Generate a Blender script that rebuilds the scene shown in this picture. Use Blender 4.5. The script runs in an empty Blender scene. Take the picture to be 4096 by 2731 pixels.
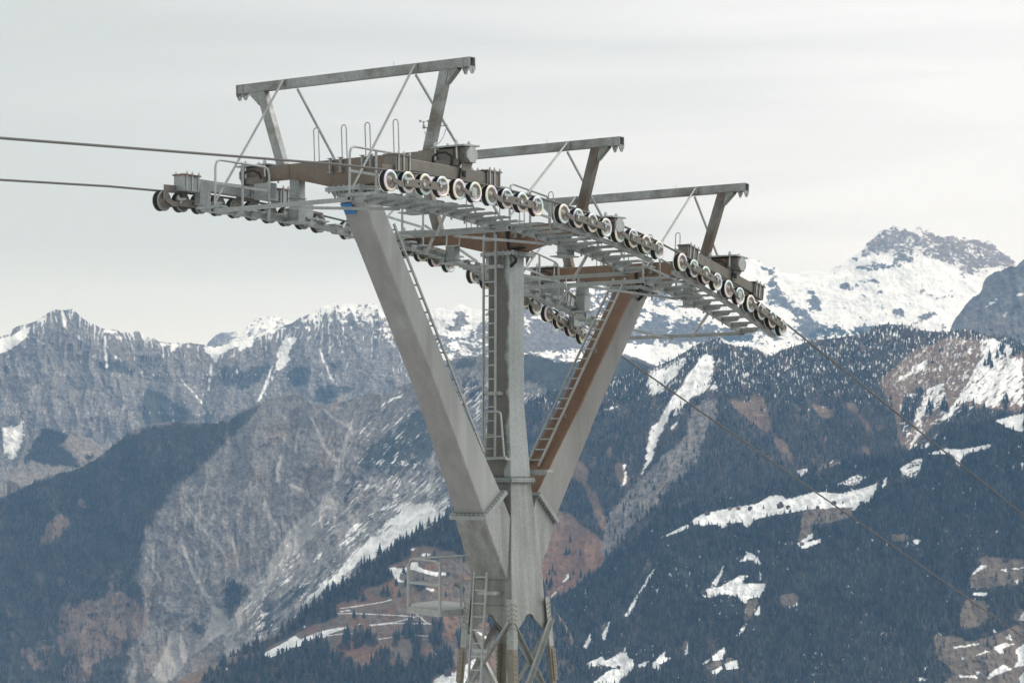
import bpy, bmesh, math, random
import numpy as np
from mathutils import Vector, Matrix
random.seed(7); rng = np.random.default_rng(7)
scene = bpy.context.scene
COL = scene.collection
R = math.radians

# ------------------------------------------------------------------ camera
F_PX, PITCH = 9600.0, 0.0606644          # focal length in pixels of a 4096 px wide frame, tilt above level
cam_d = bpy.data.cameras.new('camera'); cam = bpy.data.objects.new('camera', cam_d); COL.objects.link(cam)
cam_d.sensor_fit = 'HORIZONTAL'; cam_d.sensor_width = 36.0
cam_d.lens = F_PX * 36.0 / 4096.0
cam_d.clip_start = 0.5; cam_d.clip_end = 90000.0
cam.location = (0, 0, 0); cam.rotation_euler = (math.pi/2 + PITCH, 0, 0)
scene.camera = cam

# ------------------------------------------------------------------ sky, sun, exposure
SUN_EL, SUN_AZ = R(42), R(75)            # azimuth clockwise from the view direction (+Y)
world = bpy.data.worlds.new('World'); scene.world = world; world.use_nodes = True
nt = world.node_tree; nt.nodes.clear(); N = nt.nodes.new; L = nt.links.new
def wmath(op, a, b=None, clamp=False):
    n = N('ShaderNodeMath'); n.operation = op; n.use_clamp = clamp
    for i, v in enumerate((a, b)):
        if v is None: continue
        if isinstance(v, (int, float)): n.inputs[i].default_value = v
        else: L(v, n.inputs[i])
    return n.outputs[0]
sky = N('ShaderNodeTexSky'); sky.sky_type = 'NISHITA'; sky.sun_disc = False
sky.sun_elevation = SUN_EL; sky.sun_rotation = SUN_AZ; sky.altitude = 1800
tc = N('ShaderNodeTexCoord'); sep = N('ShaderNodeSeparateXYZ'); L(tc.outputs['Generated'], sep.inputs[0])
# cloud sheet: noise on the direction, flattened so that it streaks along the horizon
mp = N('ShaderNodeMapping'); mp.inputs['Scale'].default_value = (1.6, 1.6, 22); mp.inputs['Rotation'].default_value = (R(2), R(-3.5), 0)
L(tc.outputs['Generated'], mp.inputs[0])
cn = N('ShaderNodeTexNoise'); cn.inputs['Scale'].default_value = 1.9; cn.inputs['Detail'].default_value = 5; cn.inputs['Roughness'].default_value = 0.5; cn.inputs['Distortion'].default_value = 0.35
L(mp.outputs[0], cn.inputs['Vector'])
mr = N('ShaderNodeMapRange'); mr.inputs[1].default_value = 0.32; mr.inputs[2].default_value = 0.68; mr.inputs[3].default_value = -0.5; mr.inputs[4].default_value = 0.5; L(cn.outputs[0], mr.inputs[0])
# brighter cloud towards the hidden sun (right), greyer to the left
side = wmath('MULTIPLY', sep.outputs[0], 2.6)
def ramp(v, a, b, c, d):
    q = N('ShaderNodeMapRange'); q.interpolation_type = 'SMOOTHSTEP'; q.inputs[1].default_value = a; q.inputs[2].default_value = b; q.inputs[3].default_value = c; q.inputs[4].default_value = d; L(v, q.inputs[0]); return q.outputs[0]
# a greyer bank of cloud lies low over the left range
bank = wmath('MULTIPLY', wmath('MULTIPLY', ramp(sep.outputs[2], .082, .098, 0, 1), ramp(sep.outputs[2], .10, .15, 1, 0)), ramp(sep.outputs[0], -.12, .03, .42, 0))
bias = wmath('SUBTRACT', wmath('ADD', wmath('MULTIPLY', mr.outputs[0], 0.42), wmath('ADD', side, 0.54)), bank, True)
cr = N('ShaderNodeValToRGB'); L(bias, cr.inputs[0])
e = cr.color_ramp.elements
e[0].position = 0.0; e[0].color = (5.6, 5.95, 5.75, 1)
e[1].position = 1.0; e[1].color = (8.2, 8.32, 8.45, 1)
m = e.new(0.35); m.color = (6.1, 6.34, 6.32, 1)
m = e.new(0.65); m.color = (7.0, 7.15, 7.2, 1)
# warm pale band close to the horizon
low = N('ShaderNodeMapRange'); low.inputs[1].default_value = 0.045; low.inputs[2].default_value = 0.10; low.inputs[3].default_value = 1; low.inputs[4].default_value = 0; L(sep.outputs[2], low.inputs[0])
mixh = N('ShaderNodeMix'); mixh.data_type = 'RGBA'; L(wmath('MULTIPLY', low.outputs[0], 0.75), mixh.inputs['Factor']); L(cr.outputs[0], mixh.inputs['A']); mixh.inputs['B'].default_value = (8.6, 8.8, 8.8, 1)
mixs = N('ShaderNodeMix'); mixs.data_type = 'RGBA'; mixs.inputs['Factor'].default_value = 0.94
L(sky.outputs[0], mixs.inputs['A']); L(mixh.outputs['Result'], mixs.inputs['B'])
bg = N('ShaderNodeBackground'); bg.inputs['Strength'].default_value = 0.1; L(mixs.outputs['Result'], bg.inputs['Color'])
wo = N('ShaderNodeOutputWorld'); L(bg.outputs[0], wo.inputs['Surface'])
sun_d = bpy.data.lights.new('sun', 'SUN'); sun = bpy.data.objects.new('sun', sun_d); COL.objects.link(sun)
sun_d.energy = 1.5; sun_d.angle = R(18); sun_d.color = (1.0, 0.99, 0.97)
sun.rotation_euler = Vector((-math.sin(SUN_AZ)*math.cos(SUN_EL), -math.cos(SUN_AZ)*math.cos(SUN_EL), -math.sin(SUN_EL))).to_track_quat('-Z', 'Y').to_euler()
sun.location = (60, 0, 80)
vs = scene.view_settings; vs.view_transform = 'Standard'; vs.look = 'None'; vs.exposure = 0.32; vs.gamma = 1.0
scene.cycles.volume_bounces = 2; scene.cycles.max_bounces = 6; scene.cycles.volume_step_rate = 4

# ------------------------------------------------------------------ helpers
def tag(o, label=None, cat=None, group=None, kind=None):
    if label: o['label'] = label
    if cat: o['category'] = cat
    if group: o['group'] = group
    if kind: o['kind'] = kind
    return o

def mesh_from(name, verts, faces, mat, smooth=False):
    me = bpy.data.meshes.new(name); me.from_pydata([tuple(v) for v in verts], [], faces); me.materials.append(mat)
    if smooth:
        for p in me.polygons: p.use_smooth = True
    me.update(); return me

class MB:
    def __init__(s): s.v = []; s.f = []; s.sm = []
    def add(s, vs, fs, smooth=False):
        b = len(s.v); s.v += [Vector(v) for v in vs]; s.f += [tuple(i + b for i in f) for f in fs]; s.sm += [smooth]*len(fs); return s
    def hexa(s, p):          # 8 points: bottom ring 0-3, top ring 4-7
        return s.add(p, [(3,2,1,0),(4,5,6,7),(0,1,5,4),(1,2,6,5),(2,3,7,6),(3,0,4,7)])
    def box(s, c, d, rot=None):
        x, y, z = d[0]/2, d[1]/2, d[2]/2
        p = [Vector(q) for q in ((-x,-y,-z),(x,-y,-z),(x,y,-z),(-x,y,-z),(-x,-y,z),(x,-y,z),(x,y,z),(-x,y,z))]
        if rot is not None: p = [rot @ q for q in p]
        return s.hexa([q + Vector(c) for q in p])
    def bar(s, a, b, w, h, up=(0,0,1)):      # rectangular bar from a to b, w sideways, h along up
        a, b = Vector(a), Vector(b); d = (b-a).normalized(); up = Vector(up)
        if abs(d.dot(up)) > .98: up = Vector((0,1,0))
        sd = d.cross(up).normalized(); u2 = sd.cross(d).normalized(); o = []
        for q in (a, b):
            for (i, j) in ((-1,-1),(1,-1),(1,1),(-1,1)): o.append(q + sd*(i*w/2) + u2*(j*h/2))
        return s.hexa(o)
    def angle(s, a, b, w, t, up=(0,0,1)):    # L-section
        a, b = Vector(a), Vector(b); d = (b-a).normalized(); up = Vector(up); sd = d.cross(up).normalized(); u2 = sd.cross(d).normalized()
        s.bar(a + sd*(w/2), b + sd*(w/2), w, t, u2); return s.bar(a + u2*(w/2+t/2+.001), b + u2*(w/2+t/2+.001), t, w, u2)
    def prism(s, pts, ext):                  # planar polygon pushed along ext
        n = len(pts); e = Vector(ext); p = [Vector(q) for q in pts]
        return s.add(p + [q + e for q in p], [tuple(range(n))[::-1], tuple(range(n, 2*n))] + [(i, (i+1) % n, n+(i+1) % n, n+i) for i in range(n)])
    def ring(s, outer, inner, ext):          # plate with a hole (same point count)
        n = len(outer); e = Vector(ext); o = [Vector(q) for q in outer]; i_ = [Vector(q) for q in inner]
        vs = o + i_ + [q+e for q in o] + [q+e for q in i_]; fs = []
        for k in range(n):
            j = (k+1) % n
            fs += [(k, j, n+j, n+k)[::-1], (2*n+k, 2*n+j, 3*n+j, 3*n+k), (k, j, 2*n+j, 2*n+k), (n+k, n+j, 3*n+j, 3*n+k)[::-1]]
        return s.add(vs, fs)
    def tube(s, pts, r, n=8, cap=True):
        pts = [Vector(p) for p in pts]; m = len(pts); vs = []; prev = None
        for i, p in enumerate(pts):
            d = ((pts[min(i+1, m-1)] - p).normalized() + (p - pts[max(i-1, 0)]).normalized()).normalized()
            if prev is None:
                a = Vector((0,0,1)) if abs(d.z) < .9 else Vector((1,0,0)); x = d.cross(a).normalized()
            else: x = (prev - d*prev.dot(d)).normalized()
            prev = x; y = d.cross(x)
            vs += [p + (x*math.cos(2*math.pi*k/n) + y*math.sin(2*math.pi*k/n))*r for k in range(n)]
        fs = [(i*n+k, i*n+(k+1) % n, (i+1)*n+(k+1) % n, (i+1)*n+k) for i in range(m-1) for k in range(n)]
        s.add(vs, fs, True)
        if cap: s.add(vs[:n], [tuple(range(n))[::-1]]); s.add(vs[-n:], [tuple(range(n))])
        return s
    def cyl(s, a, b, r, n=10): return s.tube([a, b], r, n)
    def lathe_x(s, prof, n=36):              # profile (x, r) round the x axis
        m = len(prof); vs = [(x, r*math.cos(2*math.pi*k/n), r*math.sin(2*math.pi*k/n)) for x, r in prof for k in range(n)]
        return s.add(vs, [(i*n+k, (i+1)*n+k, (i+1)*n+(k+1) % n, i*n+(k+1) % n) for i in range(m-1) for k in range(n)], True)
    def mesh(s, name, mat, off=(0,0,0)):
        me = bpy.data.meshes.new(name); o = Vector(off)
        me.from_pydata([tuple(v - o) for v in s.v], [], s.f); me.materials.append(mat)
        me.polygons.foreach_set('use_smooth', s.sm); me.update(); return me

# tower frame: v across the line (right end towards the camera), u along the line, w up; metres, w = 0 at eye level
YAW = 0.595309; TX, TY = -0.10894, 49.46564
TROT = Matrix.Rotation(-YAW, 4, 'Z')
def W(v, u, w): return Vector((TX, TY, 0)) + (TROT @ Vector((v, u, w)))
class Thing:
    """an Empty at the thing's base that parents its parts; part shapes are given in the tower frame"""
    def __init__(s, name, base, label, cat, group=None):
        s.base = Vector(base); o = s.o = bpy.data.objects.new(name, None); COL.objects.link(o)
        o.empty_display_size = .3; o.location = W(*base); o.rotation_euler = (0, 0, -YAW); tag(o, label, cat, group)
    def part(s, name, mb, mat, parent=None, label=None, bevel=0):
        me = mb.mesh(name, mat, s.base); o = bpy.data.objects.new(name, me); COL.objects.link(o); o.parent = parent or s.o
        if label: o['label'] = label
        if bevel:
            b = o.modifiers.new('bevel', 'BEVEL'); b.width = bevel; b.segments = 2; b.limit_method = 'ANGLE'; b.angle_limit = R(40)
        return o
def single(name, mb, mat, base, label, cat, group=None):
    me = mb.mesh(name, mat, base); o = bpy.data.objects.new(name, me); COL.objects.link(o)
    o.location = W(*base); o.rotation_euler = (0, 0, -YAW); return tag(o, label, cat, group)

# ------------------------------------------------------------------ materials
def new_mat(name):
    m = bpy.data.materials.new(name); m.use_nodes = True; t = m.node_tree
    return m, t, t.nodes['Principled BSDF']
def simple(name, col, rough=.6, metal=0.0, spec=.3):
    m, t, b = new_mat(name); b.inputs['Base Color'].default_value = (*col, 1); b.inputs['Roughness'].default_value = rough
    b.inputs['Metallic'].default_value = metal; b.inputs['Specular IOR Level'].default_value = spec
    nz = t.nodes.new('ShaderNodeTexNoise'); nz.inputs['Scale'].default_value = 9; nz.inputs['Detail'].default_value = 6
    tcn = t.nodes.new('ShaderNodeTexCoord'); t.links.new(tcn.outputs['Object'], nz.inputs['Vector'])
    mx = t.nodes.new('ShaderNodeMix'); mx.data_type = 'RGBA'; t.links.new(nz.outputs[0], mx.inputs['Factor'])
    mx.inputs['A'].default_value = (*[c*.72 for c in col], 1); mx.inputs['B'].default_value = (*[min(1, c*1.25) for c in col], 1)
    t.links.new(mx.outputs['Result'], b.inputs['Base Color']); return m
def steel(name, ca, cb, scale=1.3, thr=.5, soft=.12, face=None, facecol=None, facethr=.5, stretch=(1, 1, .45), rough=.5, spangle=.12, streak=.12, facesoft=.12, fade=None):
    """weathered zinc: two patchy tones ca / cb, fine spangle and run streaks; optionally a third tone that keeps to one side of the piece"""
    m, t, b = new_mat(name); n = t.nodes.new; l = t.links.new
    tcn = n('ShaderNodeTexCoord'); mp = n('ShaderNodeMapping'); mp.inputs['Scale'].default_value = stretch; l(tcn.outputs['Object'], mp.inputs[0])
    def noise(sc, det, vec, rg=.55):
        q = n('ShaderNodeTexNoise'); q.inputs['Scale'].default_value = sc; q.inputs['Detail'].default_value = det; q.inputs['Roughness'].default_value = rg; l(vec, q.inputs['Vector']); return q.outputs[0]
    def mr(v, a, b_, c=0, d=1):
        q = n('ShaderNodeMapRange'); q.inputs[1].default_value = a; q.inputs[2].default_value = b_; q.inputs[3].default_value = c; q.inputs[4].default_value = d; l(v, q.inputs[0]); return q.outputs[0]
    def mix(f, a, b_, mode='MIX'):
        q = n('ShaderNodeMix'); q.data_type = 'RGBA'; q.blend_type = mode
        for k, v in (('Factor', f), ('A', a), ('B', b_)):
            if isinstance(v, tuple): q.inputs[k].default_value = (*v, 1)
            elif isinstance(v, float): q.inputs[k].default_value = v
            else: l(v, q.inputs[k])
        return q.outputs['Result']
    big = noise(scale, 6, mp.outputs[0])
    col = mix(mr(big, thr - soft, thr + soft), ca, cb)
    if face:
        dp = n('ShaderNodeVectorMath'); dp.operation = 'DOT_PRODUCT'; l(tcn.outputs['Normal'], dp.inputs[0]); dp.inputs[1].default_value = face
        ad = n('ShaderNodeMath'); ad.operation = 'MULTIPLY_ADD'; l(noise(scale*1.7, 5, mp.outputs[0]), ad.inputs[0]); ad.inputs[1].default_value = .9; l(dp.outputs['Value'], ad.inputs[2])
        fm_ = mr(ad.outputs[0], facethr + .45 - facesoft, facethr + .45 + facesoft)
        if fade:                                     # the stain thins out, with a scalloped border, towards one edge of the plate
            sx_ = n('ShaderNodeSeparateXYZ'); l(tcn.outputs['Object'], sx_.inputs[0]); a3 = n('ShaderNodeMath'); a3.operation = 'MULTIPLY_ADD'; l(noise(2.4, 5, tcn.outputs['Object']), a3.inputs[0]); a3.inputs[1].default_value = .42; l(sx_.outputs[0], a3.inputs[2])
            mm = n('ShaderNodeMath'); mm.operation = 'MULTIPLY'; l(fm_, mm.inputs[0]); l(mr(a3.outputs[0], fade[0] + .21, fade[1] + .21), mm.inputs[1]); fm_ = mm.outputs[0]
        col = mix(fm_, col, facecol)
    if streak:
        m2 = n('ShaderNodeMapping'); m2.inputs['Scale'].default_value = (2.2, 2.2, .16); l(tcn.outputs['Object'], m2.inputs[0])
        st = mr(noise(2.2, 5, m2.outputs[0]), .35, .7, 1 - streak, 1 + streak*.55)
        col = mix(1.0, col, st, 'MULTIPLY')
    if spangle:
        vo = n('ShaderNodeTexVoronoi'); vo.inputs['Scale'].default_value = 30; l(tcn.outputs['Object'], vo.inputs['Vector'])
        sx = n('ShaderNodeSeparateColor'); l(vo.outputs['Color'], sx.inputs[0])
        col = mix(1.0, col, mr(sx.outputs[0], 0, 1, 1 - spangle, 1 + spangle), 'MULTIPLY')
    l(col, b.inputs['Base Color']); b.inputs['Metallic'].default_value = .42
    l(mr(noise(1.6, 4, tcn.outputs['Object']), .3, .7, rough - .12, rough + .10), b.inputs['Roughness']); b.inputs['Specular IOR Level'].default_value = .35
    bp = n('ShaderNodeBump'); bp.inputs['Strength'].default_value = .05; bp.inputs['Distance'].default_value = .01; l(noise(22, 4, tcn.outputs['Object']), bp.inputs['Height']); l(bp.outputs[0], b.inputs['Normal'])
    return m
ZINC, ZINC2 = (.365,.40,.40), (.30,.325,.323)
TAUPE, TAUPE2 = (.165,.150,.130), (.205,.192,.172)
RUST, RUST2 = (.200,.105,.060), (.150,.092,.062)
M = {}
M['zinc'] = steel('galvanised_steel', ZINC2, ZINC, 2.0, .48, .15)
M['zinc_light'] = steel('galvanised_rail_steel', (.34,.365,.36), (.41,.43,.42), 3, .5, .2, spangle=.1, streak=.1)
M['taupe'] = steel('weathered_brown_grey_steel', TAUPE, TAUPE2, 1.6, .5, .18)
M['gantry'] = steel('patchy_galvanised_steel', (.20,.19,.172), (.325,.345,.34), 1.7, .47, .09, stretch=(.8,1,1.3))
M['post_rust'] = steel('patchy_rusty_post_steel', (.145,.118,.095), (.27,.28,.27), 1.2, .56, .1)
M['beam'] = steel('rust_stained_beam_steel', (.215,.196,.172), (.175,.130,.098), .9, .52, .16, stretch=(1,1,.8), face=(0,-.55,-.83), facecol=(.215,.135,.088), facethr=.80, spangle=.08)
M['beam_rust'] = steel('rusty_beam_steel', (.205,.158,.122), (.205,.122,.078), .9, .47, .18, stretch=(1,1,.8), spangle=.06)
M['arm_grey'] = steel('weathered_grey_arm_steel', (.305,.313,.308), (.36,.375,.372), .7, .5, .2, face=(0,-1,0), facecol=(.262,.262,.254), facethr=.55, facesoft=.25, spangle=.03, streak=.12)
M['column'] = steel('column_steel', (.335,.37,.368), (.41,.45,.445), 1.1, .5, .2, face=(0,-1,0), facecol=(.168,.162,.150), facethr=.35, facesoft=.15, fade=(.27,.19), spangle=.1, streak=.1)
M['arm_rust'] = steel('rust_sided_arm_steel', (.245,.247,.24), (.295,.30,.296), .9, .5, .2, face=(0,-.8,.55), facecol=(.212,.130,.088), facethr=.35, facesoft=.2, fade=(.46,.33), spangle=.06, streak=.1)
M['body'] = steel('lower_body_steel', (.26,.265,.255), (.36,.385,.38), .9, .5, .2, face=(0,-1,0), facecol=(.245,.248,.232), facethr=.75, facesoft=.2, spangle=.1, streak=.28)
M['leg'] = steel('lattice_leg_steel', (.30,.315,.30), (.37,.39,.375), 1.4, .5, .2, streak=.15)
M['leg_brown'] = simple('brown_stained_splice_steel', (.235,.215,.18), .6, .2)
M['plate'] = steel('rocker_steel', (.165,.155,.135), (.205,.195,.175), 3, .5, .2, spangle=.05, streak=.1)
M['rubber'] = simple('black_rubber', (.018,.018,.019), .7)
M['disc'] = simple('taupe_painted_disc', (.335,.31,.28), .5, .2)
M['bolt'] = simple('bright_bolt_steel', (.5,.52,.52), .35, .6)
M['cable'] = simple('black_cable', (.02,.02,.022), .55)
M['blue'] = simple('blue_sign_face', (.035,.16,.36), .45)
M['dark'] = simple('dark_opening', (.03,.032,.035), .8)
M['latch'] = simple('bright_zinc_latch', (.42,.47,.46), .4, .4)
def rim_mat():                       # yellow-chromated zinc that shows pastel interference colours round the rim
    m, t, b = new_mat('iridescent_zinc_rim'); n = t.nodes.new; l = t.links.new
    tcn = n('ShaderNodeTexCoord'); sp = n('ShaderNodeSeparateXYZ'); l(tcn.outputs['Object'], sp.inputs[0])
    at = n('ShaderNodeMath'); at.operation = 'ARCTAN2'; l(sp.outputs[1], at.inputs[0]); l(sp.outputs[2], at.inputs[1])
    oi = n('ShaderNodeObjectInfo'); md = n('ShaderNodeMath'); md.operation = 'MULTIPLY_ADD'; l(at.outputs[0], md.inputs[0]); md.inputs[1].default_value = .1592*1.0; l(oi.outputs['Random'], md.inputs[2])
    nz = n('ShaderNodeTexNoise'); nz.inputs['Scale'].default_value = 5; l(tcn.outputs['Object'], nz.inputs['Vector'])
    a2 = n('ShaderNodeMath'); a2.operation = 'MULTIPLY_ADD'; l(nz.outputs[0], a2.inputs[0]); a2.inputs[1].default_value = .7; l(md.outputs[0], a2.inputs[2])
    fr = n('ShaderNodeMath'); fr.operation = 'FRACT'; l(a2.outputs[0], fr.inputs[0])
    cr = n('ShaderNodeValToRGB'); l(fr.outputs[0], cr.inputs[0]); e = cr.color_ramp.elements
    cols = [(0,(.76,.70,.80)),(.2,(.66,.76,.82)),(.36,(.62,.82,.74)),(.52,(.82,.82,.64)),(.68,(.86,.79,.66)),(.84,(.86,.74,.73)),(1,(.76,.70,.80))]
    e[0].position = 0; e[0].color = (*cols[0][1], 1); e[1].position = 1; e[1].color = (*cols[-1][1], 1)
    for p, c in cols[1:-1]: q = e.new(p); q.color = (*c, 1)
    hs = n('ShaderNodeHueSaturation'); hs.inputs['Saturation'].default_value = 1.0; l(cr.outputs[0], hs.inputs['Color'])
    l(hs.outputs[0], b.inputs['Base Color']); b.inputs['Metallic'].default_value = .1; b.inputs['Roughness'].default_value = .35; return m
M['rim'] = rim_mat(); M['rim_grey'] = simple('dull_zinc_rim', (.25,.25,.24), .4, .3)
def rope_mat():
    m, t, b = new_mat('wire_rope'); n = t.nodes.new; l = t.links.new
    tcn = n('ShaderNodeTexCoord'); wv = n('ShaderNodeTexWave'); wv.bands_direction = 'DIAGONAL'; wv.inputs['Scale'].default_value = 13; l(tcn.outputs['Object'], wv.inputs['Vector'])
    cr = n('ShaderNodeValToRGB'); l(wv.outputs[0], cr.inputs[0]); cr.color_ramp.elements[0].color = (.09,.09,.088,1); cr.color_ramp.elements[1].color = (.19,.188,.18,1)
    l(cr.outputs[0], b.inputs['Base Color']); b.inputs['Roughness'].default_value = .5; b.inputs['Metallic'].default_value = .3
    bp = n('ShaderNodeBump'); bp.inputs['Strength'].default_value = .6; bp.inputs['Distance'].default_value = .02; l(wv.outputs[0], bp.inputs['Height']); l(bp.outputs[0], b.inputs['Normal']); return m
M['rope'] = rope_mat()
# ================================================================== the support tower
GZ = -10.5                                    # ground level under the tower
FR = {1: (-5.2312, 7.8637, -.0581), 2: (0.0, 7.0283, -.0179), 3: (5.243, 6.6383, .0590)}
def FP(k, v, s, t):                           # point of cross frame k: v across, s along the line, t up from the lifting beam
    u, w, a = FR[k]; return Vector((v, u + s*math.cos(a) + t*math.sin(a), w - s*math.sin(a) + t*math.cos(a)))
def FB(mb, k, v0, v1, s0, s1, t0, t1):        # box in frame k
    return mb.hexa([FP(k,v0,s0,t0), FP(k,v1,s0,t0), FP(k,v1,s1,t0), FP(k,v0,s1,t0), FP(k,v0,s0,t1), FP(k,v1,s0,t1), FP(k,v1,s1,t1), FP(k,v0,s1,t1)])
tower = Thing('support_tower', (0, 0, GZ), 'three armed grey steel ropeway tower with rust stained crossbeams', 'tower')
def taper(mb, lo, hi):                        # lo, hi = (v half, u0, u1, w0, w1): w0 at the near side, w1 at the far side
    (h, a, b, wa, wb), (H, A, B, wA, wB) = lo, hi
    return mb.hexa([(-h,a,wa),(h,a,wa),(h,b,wb),(-h,b,wb),(-H,A,wA),(H,A,wA),(H,B,wB),(-H,B,wB)])
def loft(mb, rings):                          # one tapering box through several (v half, u0, u1, w0, w1) sections
    vs = []
    for h, a, b_, wa, wb in rings: vs += [(-h,a,wa),(h,a,wa),(h,b_,wb),(-h,b_,wb)]
    n = len(rings); fs = [(3,2,1,0), (4*n-4,4*n-3,4*n-2,4*n-1)]
    for i in range(n-1):
        for k in range(4): fs.append((4*i+k, 4*i+(k+1)%4, 4*i+4+(k+1)%4, 4*i+4+k))
    return mb.add(vs, fs)
# --- central column and lower body
m = MB(); loft(m, [(.335,-.335,.40,.20,.20), (.268,-.30,.262,1.75,1.75), (.265,-.298,.262,4.83,4.83)])
col = tower.part('central_column', m, M['column'], bevel=.03)
def flange(parent_thing, name, c, e1, e2, nrm, h1, h2, mat='zinc', bolts=7, parent=None):
    """a pair of bolted flange plates round c; e1, e2 in the plane, nrm across it"""
    c, e1, e2, nrm = Vector(c), Vector(e1).normalized(), Vector(e2).normalized(), Vector(nrm).normalized()
    m = MB()
    for k in (-1, 1):
        o = c + nrm*(k*.021)
        m.hexa([o - e1*h1 - e2*h2 - nrm*.019, o + e1*h1 - e2*h2 - nrm*.019, o + e1*h1 + e2*h2 - nrm*.019, o - e1*h1 + e2*h2 - nrm*.019,
                o - e1*h1 - e2*h2 + nrm*.019, o + e1*h1 - e2*h2 + nrm*.019, o + e1*h1 + e2*h2 + nrm*.019, o - e1*h1 + e2*h2 + nrm*.019])
    f = parent_thing.part(name, m, M[mat], parent)
    b = MB()
    for i in range(bolts):
        t = -1 + 2*(i+.5)/bolts
        for q in (c + e1*(t*h1) - e2*(h2-.045), c + e1*(t*h1) + e2*(h2-.045), c - e1*(h1-.045) + e2*(t*h2), c + e1*(h1-.045) + e2*(t*h2)):
            b.cyl(q - nrm*.075, q + nrm*.065, .018, 6)
    parent_thing.part('flange_bolts', b, M['zinc_light'], f); return f
flange(tower, 'column_flange', (0, .03, .15), (1,0,0), (0,1,0), (0,0,1), .40, .43, bolts=10)
m = MB(); loft(m, [(.53,-.60,.62,-2.42,-2.42), (.50,-.56,.58,-1.78,-1.78), (.337,-.337,.402,.105,.105)])
body = tower.part('lower_body', m, M['body'], bevel=.02)
# skirt plates with an arched cut-out on the four sides
def skirt(p0, p1, out, name='skirt_plate'):
    """plate between two legs: p0, p1 bottom outer corners at w=-2.98, top edge at w=-2.40"""
    m = MB(); p0, p1 = Vector(p0), Vector(p1); d = p1 - p0; pts = []
    for t, w in ((0,-2.40),(0,-2.98),(.08,-2.96)): pts.append((t, w))
    for a in range(9):
        th = math.pi*(1 - a/8); pts.append((.5 + .125*math.cos(th), -2.665 + .10*math.sin(th)))
    for t, w in ((.92,-2.96),(1,-2.98),(1,-2.40)): pts.append((t, w))
    def P(t, w):
        q = p0 + d*t; k = (w + 2.98)/.58; q = q*(1 - .055*k); return Vector((q.x, q.y, w))
    vs = [P(t, w) for t, w in pts]; n = len(vs); o = Vector(out)*.02
    top = [(0, 2*i) for i in range(0)]
    # strip quads between the lower outline and the top edge
    vv = []; ff = []
    xs = [t for t, w in pts[1:-1]]; low = [P(t, w) for t, w in pts[1:-1]]; up = [P(t, -2.40) for t in xs]; k = len(xs)
    m.add(low + up + [q - o for q in low] + [q - o for q in up], [(i, i+1, k+i+1, k+i) for i in range(k-1)] + [(2*k+i, 3*k+i, 3*k+i+1, 2*k+i+1) for i in range(k-1)] + [(i, 2*k+i, 2*k+i+1, i+1) for i in range(k-1)])
    return tower.part(name, m, M['body'])
q = .57
skirt((-q,-.66,0), (q,-.66,0), (0,-1,0)); skirt((q+.0,-.66,0), (q+.0,.70,0), (1,0,0)); skirt((q,.70,0), (-q,.70,0), (0,1,0)); skirt((-q,.70,0), (-q,-.66,0), (-1,0,0))
# lattice legs: angle sections whose corner points outwards
def legpt(sv, su, w):
    k = (-2.31 - w)/1.64
    return Vector((sv*(.60 + .105*k), (-.665 - .105*k) if su < 0 else (.705 + .10*k), w))
def angle_leg(mb, sv, su, w0, w1, wd, t, grow=0):
    for (ev, eu) in ((1, 0), (0, 1)):
        p = []
        for w in (w0, w1):
            c = legpt(sv, su, w) + Vector((sv*grow, su*grow, 0))
            a = c; b = c + Vector((-sv*wd*ev, -su*wd*eu, 0)); o = Vector((-sv*t*(1-ev), -su*t*(1-eu), 0))
            if eu: a = a + Vector((0, -su*(t+.001), 0))
            p += [a, b, b + o, a + o]
        mb.hexa(p)
for sv in (-1, 1):
    for su in (-1, 1):
        m = MB(); angle_leg(m, sv, su, -3.25, -2.25, .155, .016); lg = tower.part('lattice_leg', m, M['leg'])
        m = MB(); angle_leg(m, sv, su, GZ, -3.252, .15, .018, -.004); tower.part('leg_angle', m, M['leg_brown'], lg)
        m = MB(); angle_leg(m, sv, su, -3.95, -3.30, .12, .016, .018); tower.part('splice_plate', m, M['leg_brown'], lg)
        b = MB()
        for i in range(6):
            for k in (.04, .115):
                for (ev, eu) in ((1, 0), (0, 1)):
                    for w0, dz in ((-2.36, -.095), (-3.38, -.09)):
                        w = w0 + dz*i - (.03 if k > .1 else 0); c = legpt(sv, su, w); g = .03 if w0 < -3 else .006
                        c = c + Vector((-sv*k*ev, -su*k*eu, 0)); nn = Vector((sv*(1-ev), su*(1-eu), 0)); b.cyl(c + nn*(g-.01), c + nn*(g+.008), .016, 6)
        tower.part('leg_bolts', b, M['leg_brown'], lg)
def brace(a, b, sidevec, off):
    m = MB(); o = Vector(sidevec)*off; m.angle(a + o, b + o, .085, .012, Vector(sidevec)); return tower.part('lattice_brace', m, M['leg'])
for lev in range(4):
    wt, wb = -2.72 - 1.75*lev, -4.55 - 1.75*lev
    if wb < GZ: wb = GZ + .1
    for su in (-1, 1):
        for k, (a, b) in enumerate((((-1, wt), (1, wb)), ((1, wt), (-1, wb)))):
            brace(legpt(a[0], su, a[1]) - Vector((a[0]*.06, 0, 0)), legpt(b[0], su, b[1]) - Vector((b[0]*.06, 0, 0)), (0, su, 0), .012 if k else -.075)
    for sv in (-1, 1):
        for k, (a, b) in enumerate((((-1, wt), (1, wb)), ((1, wt), (-1, wb)))):
            brace(legpt(sv, a[0], a[1]) - Vector((0, a[0]*.06, 0)), legpt(sv, b[0], b[1]) - Vector((0, b[0]*.06, 0)), (sv, 0, 0), .012 if k else -.075)
m = MB(); m.box((0, 0, GZ - .15), (2.9, 2.9, .6)); tower.part('footing', m, simple('concrete_footing', (.33,.32,.30), .9))

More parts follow.
